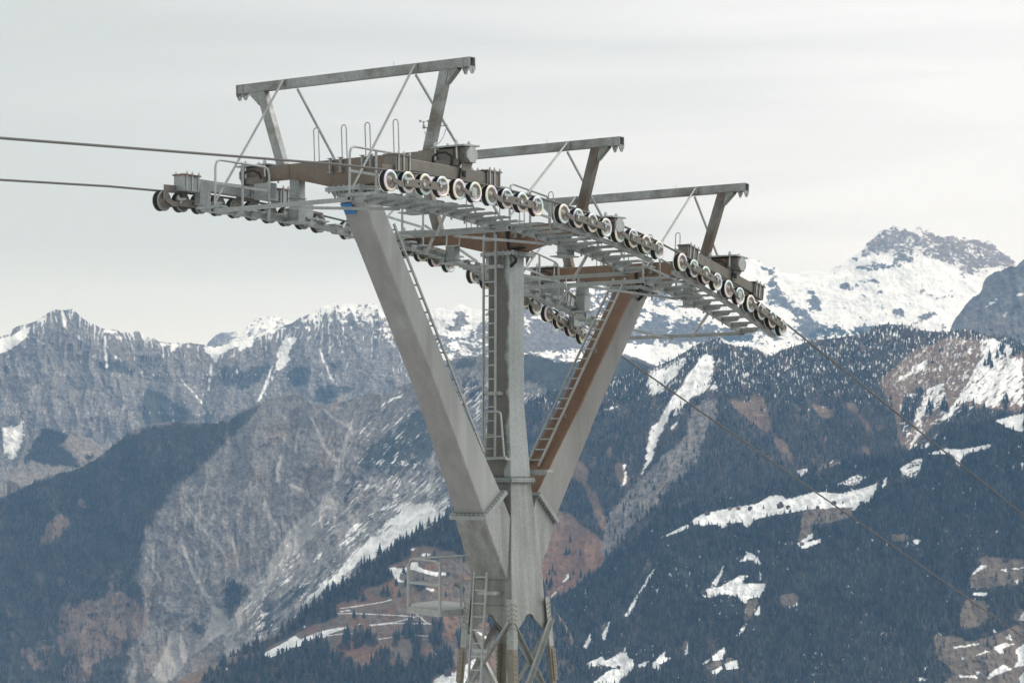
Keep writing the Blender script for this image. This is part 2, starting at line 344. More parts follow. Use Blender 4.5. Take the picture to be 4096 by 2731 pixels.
# --- the two slanting arms with their stubs and bolted flanges
LT, LB_ = (.272,-5.36,-4.72,5.57,5.57), (.345,-1.335,-.70,-.545,-.105)
m = MB(); mid = (.285,-2.80,-2.17,1.86,1.88); loft(m, [LB_, mid, LT])
arm_l = tower.part('slanting_arm', m, M['arm_grey'], label='brown grey arm leaning towards the near end of the line', bevel=.035)
m = MB(); taper(m, (.43,-.62,.35,-1.86,-1.80), (.36,-1.345,-.70,-.60,-.17)); tower.part('arm_stub', m, M['body'], bevel=.02)
dl = Vector((0, .63, .44)).normalized(); flange(tower, 'arm_flange', (0,-1.02,-.355), (1,0,0), dl, dl.cross(Vector((1,0,0))), .455, .455, bolts=9, parent=arm_l)
RT, RB = (.272,4.62,5.30,4.36,4.36), (.335,.62,1.30,-.13,-.70)
mid = (.285,2.47,3.27,1.84,1.85); m = MB(); loft(m, [RB, mid, RT])
arm_r = tower.part('slanting_arm', m, M['arm_rust'], label='rust brown fronted arm leaning away along the line', bevel=.035)
m = MB(); taper(m, (.40,-.2,.62,-1.86,-1.80), (.35,.60,1.29,-.185,-.76)); tower.part('arm_stub', m, M['body'], bevel=.02)
dr = Vector((0, .69, -.575)).normalized(); flange(tower, 'arm_flange', (0,.95,-.425), (1,0,0), dr, dr.cross(Vector((1,0,0))), .43, .46, bolts=9, parent=arm_r)
m = MB(); m.hexa([(-.23,-5.42,5.345),(.035,-5.42,5.345),(.075,-5.335,5.215),(-.165,-5.335,5.215),(-.23,-5.405,5.353),(.035,-5.405,5.353),(.075,-5.32,5.223),(-.165,-5.32,5.223)])
m = MB(); m.hexa([(-.235,-5.268,5.355),(.01,-5.268,5.355),(.01,-5.243,5.355),(-.235,-5.243,5.355),(-.235,-5.268+.0,5.36),(.01,-5.268,5.36),(.01,-5.243,5.36),(-.235,-5.243,5.36)])
m = MB(); sx = -5.243
m.prism([(-.245,-5.255,5.36),(.015,-5.255,5.36),(.075,-5.15,5.165),(-.165,-5.15,5.165)], (0,-.012,-.007))
sg = tower.part('blue_sign', m, M['blue'], arm_l)
# --- crossbeams with flange, end brackets, hoops and hangers
for k in (1, 2, 3):
    m = MB(); b = .17; e = .50                      # half thickness along the line; deepest part half width
    T0, T1, T2 = -1.65, -1.925, -2.185
    for s0, s1 in ((-b, b),):
        prof = [(-2.42,T0),(2.42,T0),(2.42,T1),(1.46,T1),(e-.12,T2),(-e+.12,T2),(-1.46,T1),(-2.42,T1)]
        # three convex pieces joined end to end
        for poly in ([(-2.42,T0),(-1.462,T0),(-1.462,T1),(-2.42,T1)], [(-1.46,T0),(1.46,T0),(1.46,T1),(e-.12,T2),(-e+.12,T2),(-1.46,T1)], [(1.462,T0),(2.42,T0),(2.42,T1),(1.462,T1)]):
            m.prism([FP(k, v, s0, t) for v, t in poly], FP(k,0,s1,0) - FP(k,0,s0,0))
    lab = {1: 'brown crossbeam on the near arm', 2: 'rust brown crossbeam on the central column', 3: 'rust brown crossbeam on the far arm'}[k]
    cb = tower.part('crossbeam', m, M['beam' if k == 1 else 'beam_rust'], label=lab, bevel=.012)
    c = FP(k, 0, 0, T2 - .045); flange(tower, 'bolted_flange', c, (1,0,0), FP(k,0,1,0) - FP(k,0,0,0), FP(k,0,0,1) - FP(k,0,0,0), .415, .40, bolts=7, parent=cb)
    m = MB()                                        # gussets under the flange
    for sv in (-1, 1):
        for su in (-.26, .26):
            m = MB(); m.prism([FP(k, sv*.272, su, T2-.075), FP(k, sv*.39, su, T2-.075), FP(k, sv*.272, su, T2-.26)], (0, .014, 0)); tower.part('flange_gusset', m, M['zinc'], cb)
        m = MB(); m.prism([FP(k, sv*.2, -.3, T2-.075), FP(k, sv*.2, -.385, T2-.075), FP(k, sv*.2, -.3, T2-.22)], (.014, 0, 0)); tower.part('flange_gusset', m, M['zinc'], cb)

    for v in (-.905, -.23, .335, 1.0):              # hairpin handles along the top of the beam
        if k != 1: v *= 1.08
        pts = [FP(k, v - .058, 0, T0 - .005)] + [FP(k, v - .058, 0, T0 + .60)] + [FP(k, v - .058*math.cos(a), 0, T0 + .60 + .058*math.sin(a)) for a in [math.pi*i/8 for i in range(1, 8)]] + [FP(k, v + .058, 0, T0 + .60), FP(k, v + .058, 0, T0 - .005)]
        m = MB(); m.tube(pts, .0115, 8); m.box(FP(k, v - .058, 0, T0 + .008), (.05,.05,.016)); m.box(FP(k, v + .058, 0, T0 + .008), (.05,.05,.016)); tower.part('hairpin_handle', m, M['zinc_light'], cb)
    for v in (-.41, -.16, .36, .56):                # channel brackets on the near face
        m = MB(); FB(m, k, v - .012, v + .012, -b - .085, -b - .002, T0 - .235, T0 + .015); FB(m, k, v - .05, v + .05, -b - .09, -b - .002, T0 - .25, T0 - .237); FB(m, k, v - .05, v + .05, -b - .09, -b - .002, T0 + .017, T0 + .028)
        tower.part('channel_bracket', m, M['zinc'], cb)
    for s in (-1, 1):                               # hangers that carry the walkways
        m = MB(); lo = {1: 5.10, 2: 4.70, 3: 4.00}[k]; top = FP(k, s*1.40, 0, T1)
        wj = top.z - (.38 if k == 1 else .32)
        m.box((s*1.40, top.y, (top.z + wj)/2 + .004), (.23, .19, top.z - wj + .008)); hg = tower.part('hanger', m, M['zinc'], cb)
        m = MB(); m.box((s*1.40, top.y, wj - .012), (.27,.24,.022)); m.box((s*1.40, top.y, (wj - .024 + lo)/2), (.232,.20, wj - .024 - lo)); m.box((s*1.53, top.y, lo + .11), (.022,.30,.20)); m.box((s*1.40, top.y, lo - .012), (.42,.46,.022))
        tower.part('hanger_foot', m, M['zinc'], hg)
        m = MB()
        for du in (-.09, .0, .09):
            for dw in (.05, .17): m.cyl((s*1.535, top.y + du, lo + dw), (s*1.565, top.y + du, lo + dw), .014, 6)
        tower.part('hanger_bolts', m, M['bolt'], hg)
    m = MB()                                        # black conduits looping over the bolted flange
    o = FP(k, .30, .20, T2)
    if k > 1:
        for j in range(3):
            m.tube([FP(k, .14 - .03*j, -.19, T1 + .2), FP(k, .15, -.20, T2 + .05), FP(k, .20, -.28, T2 - .02), FP(k, .36 + .03*j, -.40, T2 - .08 - .02*j), FP(k, .42, -.30, T2 - .16 - .03*j), FP(k, .30, -.30, T2 - .28 - .02*j), FP(k, .20, -.305, T2 - .30 - .01*j)], .018, 7)
        m.box(FP(k, .40, -.22, T2 + .06), (.30,.30,.03))
        tower.part('conduit', m, M['cable'], cb)
# --- tie beams between the two walkways and their struts
def wst(u):                                       # height of the walkway stringers at u
    return float(np.interp(u, [-7.4,-4.4,-2.82,-2.25,-1,0,.6,1.5,2.2,2.8,4.9,5.4,7.25], [5.15,5.17,5.04,5.08,4.97,4.87,4.80,4.67,4.52,4.41,4.07,3.97,3.52]))
for u in (-7.33, -2.83, -2.24, 2.16, 2.78, 7.2):
    m = MB(); w = wst(u) - .075; m.angle((-1.66,u,w), (1.66,u,w), .075, .010); tb = tower.part('tie_beam', m, M['zinc_light'])
    s_ = {-7.33: .62, -2.83: -.66, -2.24: .75, 2.16: -.7, 2.78: .8, 7.2: -.75}[u]
    m = MB(); uh = u + (1.55 if s_ > 0 else -1.55)
    for sv in (-1, 1): m.bar((sv*.25, u, w - .02), (sv*1.56, uh, wst(uh) - .07), .05, .05)
    tower.part('tie_strut', m, M['zinc_light'], tb)
# U shaped step irons under the middle and far ties
for (u, w) in ((-2.1, 4.93), (2.3, 4.40)):
    m = MB(); m.tube([(-.02,u,w+.10),(-.02,u-.02,w-.13),(.30,u-.02,w-.13),(.30,u,w+.10)], .018, 7); tower.part('step_iron', m, M['zinc_light'])

# --- ladders
def ladder(name, label, a, b, side, n, half=.15, stand=(), mat='zinc_light', r0=.28):
    a, b, side = Vector(a), Vector(b), Vector(side).normalized(); t = Thing(name, a, label, 'ladder', 'ladders on the tower')
    d = b - a
    for s in (-1, 1):
        m = MB(); m.bar(a + side*(s*half), b + side*(s*half), .03, .05, side.cross(d)); t.part('rail', m, M[mat])
    for i in range(n):
        p = a + d*((i+.6)/n); m = MB(); m.bar(p - side*(half-.016), p + side*(half-.016), .026, .026, d); t.part('rung', m, M[mat])
    for f, off in stand:
        p = a + d*f
        for s in (-1, 1): m = MB(); m.bar(p + side*(s*(half+.02)), p + side*(s*(half+.02)) + Vector(off), .04, .012, d); t.part('standoff', m, M[mat])
    return t
ladder('column_ladder', 'long vertical ladder up the front of the central column', (-.10,-.50,.62), (-.08,-.50,5.17), (1,0,0), 16)
t = [o for o in COL.objects if o.name == 'column_ladder'][0]
def fit_between(pts_lo, pts_hi, f): return tuple(Vector(pts_lo).lerp(Vector(pts_hi), f))
ra, rb = Vector((.02,.98,.10)), Vector((.02,4.66,4.62))
ladder('arm_ladder', 'slanting ladder over the rust brown front of the far arm', ra + Vector((-.12,.12,.34)), rb + Vector((-.12,-.04,.02)), (1,0,0), 19, .15, [(.06,(.0,.10,-.13)),(.27,(.0,.12,-.15)),(.62,(.0,.12,-.15)),(.97,(.0,.12,-.15))])
ladder('arm_ladder', 'thin ladder seen edge on behind the near grey arm', (.05,-1.12,.72), (.05,-4.15,5.05), (1,.0,0), 17, .15, [(.1,(0,-.14,-.1)),(.5,(0,-.14,-.1)),(.9,(0,-.14,-.1))])
ladder('leg_ladder', 'bottom ladder standing against the lattice legs below the platform', (-.22,-1.30,-8.6), (-.0,-.93,-1.70), (1,0,0), 26)
# brackets of the column ladder, of the lower ladder
for (p, q, nm) in (((-.30,-.46,4.52),(.16,-.46,4.52),0), ((-.28,-.46,1.92),(.14,-.46,1.92),0), ((-.13,-.86,-2.13),(.30,-.80,-2.13),0), ((-.16,-1.0,-3.28),(.2,-1.0,-3.28),0)):
    m = MB(); m.bar(p, q, .055, .07); m.bar(Vector(q) - Vector((.05,0,0)), Vector(q) + Vector((-.05,.16,0)), .055, .07); tower.part('ladder_bracket', m, M['zinc_light'])
# --- safety gate and foot step on the column
g = Thing('safety_gate', (.11,-.62,.60), 'small hooped tube gate at the foot of the column ladder', 'gate')
m = MB(); arc = [(-.13,-.62,.60),(-.115,-.62,1.45)] + [(-.115 + .09*(1-math.cos(a)), -.62, 1.45 + .09*math.sin(a)) for a in (math.pi/6, math.pi/3, math.pi/2)] + [(.19,-.62,1.54)] + [(.19 + .09*math.sin(a), -.62, 1.45 + .09*math.cos(a)) for a in (math.pi/6, math.pi/3, math.pi/2)] + [(.36,-.62,.62)]
m.tube(arc, .022, 8); g.part('hoop', m, M['zinc_light'])
m = MB(); m.bar((-.115,-.62,1.02), (.32,-.62,1.04), .03, .03); g.part('cross_rail', m, M['zinc_light'])
m = MB(); m.bar((-.17,-.60,.585), (.40,-.60,.60), .05, .06); m.bar((.39,-.62,.575), (.39,-.34,.575), .05, .04); m.bar((-.16,-.62,.565), (-.16,-.30,.565), .05, .04); g.part('foot_bar', m, M['zinc_light'])
m = MB(); m.box((.36,.62,.34), (.62,.22,.05)); m.box((.36,.515,.30), (.62,.012,.09)); tower.part('foot_step', m, M['zinc_light'])

# --- service platform beside the body
pf = Thing('service_platform', (-1.9,.4,-2.5), 'small grating platform with tube railing beside the tower body', 'platform')
dk = [(-.655,-.70,-2.48),(-.70,-1.37,-2.48),(-2.195,-.422,-2.48),(-2.904,.619,-2.48),(-3.3,2.1,-2.48),(-.7,.9,-2.48)]
def grate_mat():
    m, t, b = new_mat('open_grating'); n = t.nodes.new; l = t.links.new
    tcn = n('ShaderNodeTexCoord'); w1 = n('ShaderNodeTexWave'); w1.inputs['Scale'].default_value = 7; l(tcn.outputs['Object'], w1.inputs[0]); w2 = n('ShaderNodeTexWave'); w2.bands_direction = 'Y'; w2.inputs['Scale'].default_value = 7; l(tcn.outputs['Object'], w2.inputs[0])
    mx = n('ShaderNodeMath'); mx.operation = 'MAXIMUM'; l(w1.outputs[0], mx.inputs[0]); l(w2.outputs[0], mx.inputs[1]); cr = n('ShaderNodeValToRGB'); l(mx.outputs[0], cr.inputs[0])
    cr.color_ramp.elements[0].position = .55; cr.color_ramp.elements[0].color = (.10,.11,.11,1); cr.color_ramp.elements[1].position = .85; cr.color_ramp.elements[1].color = (.36,.38,.37,1)
    l(cr.outputs[0], b.inputs['Base Color']); b.inputs['Roughness'].default_value = .6; return m
M['grate'] = grate_mat()
m = MB(); m.prism([Vector(p) for p in dk], (0,0,-.03)); pf.part('deck', m, M['grate'])
m = MB()
for a, b in zip(dk, dk[1:]+dk[:1]): m.bar(Vector(a) - Vector((0,0,.065)), Vector(b) - Vector((0,0,.065)), .05, .13)
pf.part('edge_frame', m, M['zinc_light'])
A_, B_, C_ = Vector(dk[1]), Vector(dk[2]), Vector((-2.6,.9,-2.48)); up = Vector((0,0,1))
m = MB(); m.bar(A_, A_ + up*.98, .045, .045); pf.part('post', m, M['zinc_light']); m = MB(); m.bar(B_, B_ + up*.9, .05, .05); pf.part('post', m, M['zinc_light'])
m = MB(); hi = .98
pth = [A_ + up*(hi-.18), A_.lerp(B_, .06) + up*(hi-.05), A_.lerp(B_, .14) + up*hi, A_.lerp(B_, .86) + up*(hi+.02), A_.lerp(B_, .95) + up*(hi-.03), B_ + up*(hi-.14)]
m.tube(pth, .024, 8); m.bar(A_ + up*.5, B_ + up*.5, .03, .045); pf.part('gate_rail', m, M['zinc_light'])
m = MB(); E_ = Vector((-.55,.55,-2.48))
m.tube([B_ + up*.8, B_.lerp(E_, .02) + up*.94, B_.lerp(E_, .07) + up*1.0, E_ + up*1.10], .024, 8); m.bar(B_ + up*.5, E_ + up*.56, .03, .045); q = B_.lerp(E_, .58); m.bar(q, q + up*1.05, .03, .04); pf.part('side_rail', m, M['zinc_light'])

# ================================================================== lifting frames
def hole_lug(mb, k, v, s0, s1, t_top, t_bot, th):
    """hook plate under the beam end with a slotted hole; lies across the line"""
    cs = (s0+s1)/2; hw = (s1-s0)/2; out = []; inn = []; n = 24
    for i in range(n):
        a = 2*math.pi*i/n; sx, tz = math.cos(a), math.sin(a)
        lim = t_bot + .055
        inn.append((cs + .017*sx, lim + (.018 + .022*abs(tz))*(1 if tz > 0 else -1)*abs(tz)**.6))
        r = .052
        if tz <= 0: out.append((cs + r*sx, lim - .012 + r*tz))
        else: out.append((cs + (hw if abs(sx) > .25 else hw*abs(sx)/.25)*(1 if sx >= 0 else -1)*(1 if tz > .12 else .75), lim + min(tz*1.6, 1)*(t_top - lim)))
    mb.ring([FP(k, v - th/2, s, t) for s, t in out], [FP(k, v - th/2, s, t) for s, t in inn], (th, 0, 0))
for k in (1, 2, 3):
    lab = {1: 'tallest lifting frame, patchy grey, over the nearest crossbeam', 2: 'lifting frame over the middle crossbeam with a rusty right post', 3: 'farthest lifting frame, over the crossbeam of the far arm'}[k]
    t = Thing('lifting_frame', FP(k, 0, 0, -1.65), lab, 'frame', 'lifting frames on the crossbeams')
    b, h, L_ = .0835, .175, 2.8
    m = MB(); th = .012                       # hollow box section: four walls
    FB(m, k, -L_, L_, -b, b, -th, 0); FB(m, k, -L_, L_, -b, b, -h, -h+th); FB(m, k, -L_, L_, -b, -b+th, -h+th+.0004, -th-.0004); FB(m, k, -L_, L_, b-th, b, -h+th+.0004, -th-.0004)
    tb = t.part('top_beam', m, M['gantry'])
    for s in (-1, 1):
        for v in (2.785, 2.635):
            m = MB(); hole_lug(m, k, s*v, -b-.012, b+.012, -h-.002, -h-.125, .02)
            for q in (-1, 1): FB(m, k, s*v-.01, s*v+.01, q*(b+.001), q*(b+.013), -h-.03, -.004)
            t.part('hook_lug', m, M['gantry'], tb)
    for s in (-1, 1):
        v1, v0, pw, pb = 2.10, 1.65, .205, .082
        m = MB(); T = -1.632
        m.hexa([FP(k,s*v0,-pb,T), FP(k,s*(v0+pw),-pb,T), FP(k,s*(v0+pw),pb,T), FP(k,s*v0,pb,T), FP(k,s*v1,-pb,-h-.001), FP(k,s*(v1+pw),-pb,-h-.001), FP(k,s*(v1+pw),pb,-h-.001), FP(k,s*v1,pb,-h-.001)])
        po = t.part('post', m, M['post_rust' if k > 1 else 'gantry'], bevel=.012)
        m = MB(); vt = v1 + pw
        for q in (-pb+.012, pb-.024): m.prism([FP(k,s*(vt-.005),q,-h-.003), FP(k,s*(vt+.20),q,-h-.003), FP(k,s*(vt+.185),q,-h-.035), FP(k,s*(vt-.062),q,-h-.27)], FP(k,0,.012,0)-FP(k,0,0,0))
        m.hexa([FP(k,s*(vt+.19),-pb+.026,-h-.03), FP(k,s*(vt+.20),-pb+.026,-h-.03), FP(k,s*(vt+.20),pb-.026,-h-.03), FP(k,s*(vt+.19),pb-.026,-h-.03),FP(k,s*(vt-.06),-pb+.026,-h-.27), FP(k,s*(vt-.05),-pb+.026,-h-.27), FP(k,s*(vt-.05),pb-.026,-h-.27), FP(k,s*(vt-.06),pb-.026,-h-.27)])
        t.part('gusset', m, M['gantry'], po)
        m = MB(); FB(m, k, s*v0-.05 if s > 0 else s*(v0+pw)-.05, s*(v0+pw)+.05 if s > 0 else s*v0+.05, -.13, .13, -1.648, -1.634); t.part('foot_plate', m, M['gantry'], po)
        # front and back stays
        ends = {1: (-7.27, 5.29, -3.95, 6.47), 2: (-2.26, 5.28, 2.04, 4.80), 3: (2.95, 4.70, 7.1, 3.9)}[k]
        top = FP(k, s*1.58, -b - .045, -.03); m = MB(); FB(m, k, s*1.60-.006, s*1.60+.006, -b-.075, -b-.001, -h+.015, -.015); m.tube([top, (s*1.6, ends[0], ends[1])], .022, 8); t.part('stay_rod', m, M['zinc_light'])
        top = FP(k, s*1.42, b + .03, -h-.012); ub, wb = ends[2], ends[3]
        if k == 1: ub, wb = -2.3, 5.0
        m = MB(); m.bar(top, (s*1.6, ub, wb), .036, .036); t.part('stay_rod', m, M['zinc'], label='darker back stay')
    m = MB(); m.cyl(FP(k, 1.0, 0, 0), FP(k, 1.0, 0, .10), .004, 5); t.part('lightning_spike', m, M['zinc'])

# ================================================================== sheave assemblies and haul ropes
SP = .5165
TR = {1: (-7.58, 10, np.poly1d(np.polyfit([-7.6,-6.5,-5.3,-4.2,-2.95], [5.345,5.388,5.402,5.393,5.345], 2))),
      2: (-2.00, 8, np.poly1d(np.polyfit([-2.02,-.95,.03,1.08,1.6], [5.29,5.207,5.104,4.956,4.884], 2))),
      3: (2.56, 10, np.poly1d(np.polyfit([2.55,3.59,4.57,5.55,6.59,7.05], [4.703,4.497,4.277,4.025,3.728,3.576], 2)))}
WR = .192
def arc_pts(k, i): u0, n, f = TR[k]; u = u0 + SP*i*(1 if k != 3 else .966); return u, float(f(u))
# one sheave: black rubber-lined tyre > iridescent rim, taupe disc
def lathe(prof, n=40): m = MB(); m.lathe_x(prof, n); return m
tyre_me = lathe([(-.058,.15),(-.060,.186),(-.048,.188),(-.030,.178),(0,.172),(.030,.178),(.048,.188),(.060,.186),(.058,.15)]).mesh('sheave', M['rubber'])
rm = MB()
for s in (-1, 1): rm.lathe_x([(s*.0605,.138),(s*.0665,.138),(s*.0665,.190),(s*.052,.1925),(s*.050,.189)], 40)
rim_me = rm.mesh('rim', M['rim']); rim_grey_me = rm.mesh('rim', M['rim_grey'])
dm = MB()
for s in (-1, 1):
    dm.lathe_x([(s*.060,.1375),(s*.0635,.136),(s*.0635,.128),(s*.040,.118),(s*.036,.055),(s*.048,.050),(s*.066,.045),(s*.070,.0)], 32)
disc_me = dm.mesh('disc', M['disc'])
dk_ = MB()
for s in (-1, 1): dk_.lathe_x([(s*.0640,.1355),(s*.0655,.1355),(s*.0655,.1315),(s*.0640,.1315)], 32)
groove_me = dk_.mesh('seal_ring', M['dark'])
def xplate(mb, s, v, pts, th): mb.prism([(s*(v - th/2), u, w) for u, w in pts], (s*th, 0, 0)); return mb
def assembly(k, s):
    u0, n, f = TR[k]; V = 2.65
    c = FP(k, s*2.4, 0, -1.8)
    side = 'near right' if s > 0 else 'far left'
    lab = {(1,1): 'ten wheel sheave train on the near rope at the first crossbeam, rims shining', (2,1): 'eight wheel sheave train in the middle of the near rope', (3,1): 'ten wheel sheave train on the near rope, lowest, before the snowy mountain',
           (1,-1): 'sheave train at the left end, where the far rope comes in', (2,-1): 'far rope sheave train half hidden behind the central column', (3,-1): 'far rope sheave train hanging low left of the rust brown arm'}[(k, s)]
    t = Thing('sheave_assembly', c, lab, 'sheave train', 'sheave trains under the ropes')
    P = [arc_pts(k, i) for i in range(n)]
    for i, (u, w) in enumerate(P):
        o = bpy.data.objects.new('sheave', tyre_me); COL.objects.link(o); o.parent = t.o; o.location = Vector((s*V, u, w)) - t.base; o.rotation_euler = (random.uniform(0, 6.28), 0, 0)
        for nm, me in (('rim', rim_grey_me if s < 0 and k == 1 else rim_me), ('disc', disc_me), ('seal_ring', groove_me)):
            ch = bpy.data.objects.new(nm, me); COL.objects.link(ch); ch.parent = o
    sl = (P[-1][1] - P[0][1])/(P[-1][0] - P[0][0])
    groups = [(0, 4), (4, 2), (6, 4)] if n == 10 else [(0, 4), (4, 4)]
    for g0, cnt in groups:
        q = P[g0:g0+cnt]; d = Vector((0, q[-1][0] - q[0][0], q[-1][1] - q[0][1])).normalized(); nn = Vector((0, -d.z, d.y))
        def at(i, a, h): return (q[i][0] + d.y*a + nn.y*h, q[i][1] + d.z*a + nn.z*h)
        for vv in (2.775, 2.525):
            if cnt == 4:
                m = MB(); xplate(m, s, vv, [at(0,.30,-.085), at(3,-.12,-.085), at(3,-.12,.055), at(0,.30,.055)], .045); eb = t.part('equalizer_bar', m, M['plate'], bevel=.004)
                for fr, r in ((.36,.028),(.66,.028)):
                    m = MB(); a = at(0, .30 + fr*(3*SP-.42), -.012); m.cyl((s*(vv+.0235 if vv > 2.65 else vv-.0235), *a), (s*(vv+.0245 if vv > 2.65 else vv-.0245), *a), r, 12); t.part('lightening_hole', m, M['dark'], eb)
                o_ = .02 if vv > 2.65 else -.02
                for fr, r in ((.05,.028),(.5,.040),(.945,.028)):
                    m = MB(); a = at(0, .30 + fr*(3*SP-.42), -.012); m.cyl((s*(vv+o_), *a), (s*(vv+o_*1.9), *a), r, 12); t.part('pivot_pin', m, M['bolt'], eb)
                for i, dr in ((0, 1), (3, -1)):
                    m = MB(); xplate(m, s, vv - .004, [at(i,-.035*dr,.005), at(i,-.02*dr,.032), at(i,.03*dr,.036), at(i,(.285 if dr > 0 else .10)*dr,-.02 if dr>0 else .03), at(i,(.285 if dr > 0 else .10)*dr,-.10 if dr>0 else -.07), at(i,(.20 if dr > 0 else .05)*dr,-.10 if dr>0 else -.055), at(i,-.025*dr,-.025)], .026); t.part('link_arm', m, M['plate'])
                for i in (1, 3):
                    m = MB()
                    xplate(m, s, vv + (.03 if vv > 2.65 else -.03), [at(i,-.25,.05), at(i,-.22,.11), at(i,-.19,.06), at(i,-.05,.075), at(i,-.01,.055), at(i,-.05,.03), at(i,-.16,.005), at(i,-.24,.02)], .03); t.part('derail_switch', m, M['latch'])
            else:
                m = MB(); xplate(m, s, vv - .004, [at(0,-.03,.005), at(0,-.02,.032), at(0,.03,.034), at(0,.27,-.02), at(1,.03,.03), at(1,.04,0), at(1,.02,-.03), at(1,-.12,-.10), at(0,.26,-.115)], .034); t.part('rocker_plate', m, M['plate'])
                m = MB(); xplate(m, s, vv + .022, [at(1,-.24,-.10), at(1,-.10,-.10), at(1,-.10,.06), at(1,-.24,.06)], .02); m.cyl((s*(vv+.033), *at(1,-.17,-.02)), (s*(vv+.037), *at(1,-.17,-.02)), .033, 12); t.part('derail_switch', m, M['latch'])
        # box that carries the group from the yoke
        mid = ((q[0][0]+q[-1][0])/2, (q[0][1]+q[-1][1])/2)
        if n == 10 and cnt == 4:
            m = MB(); m.box((s*2.43, mid[0] + (.12 if s < 0 else 0), mid[1] + .12), (.14, .42 if s > 0 else .30, .32)); t.part('carrier_box', m, M['zinc'])
        if s > 0: m = MB(); m.bar((s*2.42, q[0][0]+.1, q[0][1]-.02), (s*2.42, q[-1][0]-.1, q[-1][1]-.02), .12, .13); t.part('inner_bar', m, M['plate'])
    # yoke beam over the wheels
    if n == 10:
        yo = {1: .335, 3: .40}[k]; ua, ub = P[0][0] + .28, P[-1][0] - .95
        ua, ub = P[0][0] + .30, P[-1][0] - 1.15
        if k == 1: pa, pb_ = Vector((s*2.48, ua, 5.715)), Vector((s*2.48, -4.05, 5.735))
        else: pa, pb_ = Vector((s*2.48, 3.0, 4.97)), Vector((s*2.48, 6.32, 4.31))
        m = MB(); m.bar(pa, pb_, .19, .215); yk = t.part('yoke_beam', m, M['plate' if s > 0 else 'zinc'], bevel=.01)
        dd = (pb_ - pa).normalized(); nn = Vector((0, -dd.z, dd.y))
        for p, sg in ((pa, 1), (pb_, -1)):
            m = MB(); p_ = p + dd*(sg*.20)
            m.hexa([p_ + Vector((v_, 0, 0)) + dd*a_ + nn*h_ for h_ in (-.16, .125) for v_, a_ in ((-.125,-.22),(.125,-.22),(.125,.22),(-.125,.22))]); t.part('yoke_clamp', m, M['taupe' if s > 0 else 'zinc'], yk)
            m = MB(); m.hexa([p_ + Vector((v_, 0, 0)) + dd*a_ + nn*h_ for h_ in (.127, .155) for v_, a_ in ((-.15,-.24),(.15,-.24),(.15,.24),(-.15,.24))]); t.part('clamp_plate', m, M['beam_rust' if s < 0 else 'plate'], yk)
            m = MB()
            for v_ in (-.138, .138):
                for a_ in (-.15, .0, .18): z0 = p_ + Vector((v_,0,0)) + dd*a_; m.cyl(z0 - nn*.15, z0 + nn*.21, .013, 8); m.cyl(z0 + nn*.157, z0 + nn*.185, .022, 6)
            t.part('clamp_bolts', m, M['bolt'], yk)
        # hanger bracket between crossbeam end and yoke
        h0 = FP(k, s*2.6, 0, -1.80); piv = Vector((0, FR[k][0] - .03 if k == 1 else 4.98, 5.72 if k == 1 else 4.60)); m = MB()
        for vv in (2.605, 2.345):
            m.prism([(s*vv, h0.y - .175, h0.z + .03), (s*vv, h0.y + .175, h0.z + .03), (s*vv, h0.y + .16, h0.z - .12), (s*vv, piv.y + .10, piv.z - .09), (s*vv, piv.y - .10, piv.z - .09), (s*vv, h0.y - .15, h0.z - .10)], (s*.022, 0, 0))
        hb = t.part('hanger_bracket', m, M['plate' if s > 0 else 'zinc'])
        m = MB(); m.cyl((s*2.30, piv.y, piv.z), (s*2.655, piv.y, piv.z), .035, 14); m.box((s*2.52, piv.y, piv.z), (.24, .12, .12)); t.part('pivot_pin', m, M['dark'], hb)
        # rope guards
        for i0, dr in ((0, 1), (n-1, -1), (4, 1)):
            m = MB(); a, b = P[i0], P[i0 + dr]; lo, hi = (.06, .30) if dr > 0 and i0 == 0 else (.10, .215)
            e0 = (a[0] - dr*.05, a[1]); e1 = (b[0] + dr*.12, b[1])
            xplate(m, s, 2.555, [(e0[0], e0[1]+.165), (e1[0], e1[1]+.165), (e1[0], e1[1]+hi), (e0[0], e0[1]+hi)], .016)
            if i0 == 0:
                for z in (a, b): xplate(m, s, 2.555, [(z[0]-.07, z[1]-.07), (z[0]+.07, z[1]-.07), (z[0]+.07, z[1]+.163), (z[0]-.07, z[1]+.163)], .016)
            t.part('rope_guard', m, M['plate'])
    else:
        m = MB(); m.bar((s*2.46, P[1][0], P[1][1] + .06), (s*2.46, P[-2][0], P[-2][1] + .06), .19, .2); t.part('yoke_beam', m, M['taupe'])
        m = MB(); p_ = P[5]; m.box((s*2.42, p_[0] - .2, p_[1] + .16), (.2, .34, .05)); t.part('clamp_plate', m, M['zinc'])
        m = MB()
        for v_ in (-.08, .08):
            for a_ in (-.33, -.07): m.cyl((s*2.42+v_, p_[0]+a_, p_[1]-.05), (s*2.42+v_, p_[0]+a_, p_[1]+.26), .014, 8)
        t.part('clamp_bolts', m, M['bolt'])
        for i0, dr in ((0, 1), (n-1, -1)):
            m = MB(); a, b = P[i0], P[i0 + dr]; xplate(m, s, 2.555, [(a[0]-dr*.1, a[1]+.165), (b[0]+dr*.15, b[1]+.165), (b[0]+dr*.15, b[1]+.235), (a[0]-dr*.1, a[1]+.235)], .016); t.part('rope_guard', m, M['plate'])
    # catcher rail under the wheels (zinc trough)
    m = MB()
    for i in range(0, n-1):
        a, b = P[i], P[i+1]; m.bar((s*2.49, a[0], a[1]-.20), (s*2.49, b[0]-.004, b[1]-.20), .10, .075)
    (t.part('catcher_trough', m, M['zinc']) if k > 1 and s > 0 else None)
    # clamp on the crossbeam end
    m = MB(); FB(m, k, s*2.424 if s > 0 else -2.70, 2.70 if s > 0 else -2.424, -.15, .15, -1.93, -1.64); t.part('end_block', m, M['taupe'], bevel=.01)
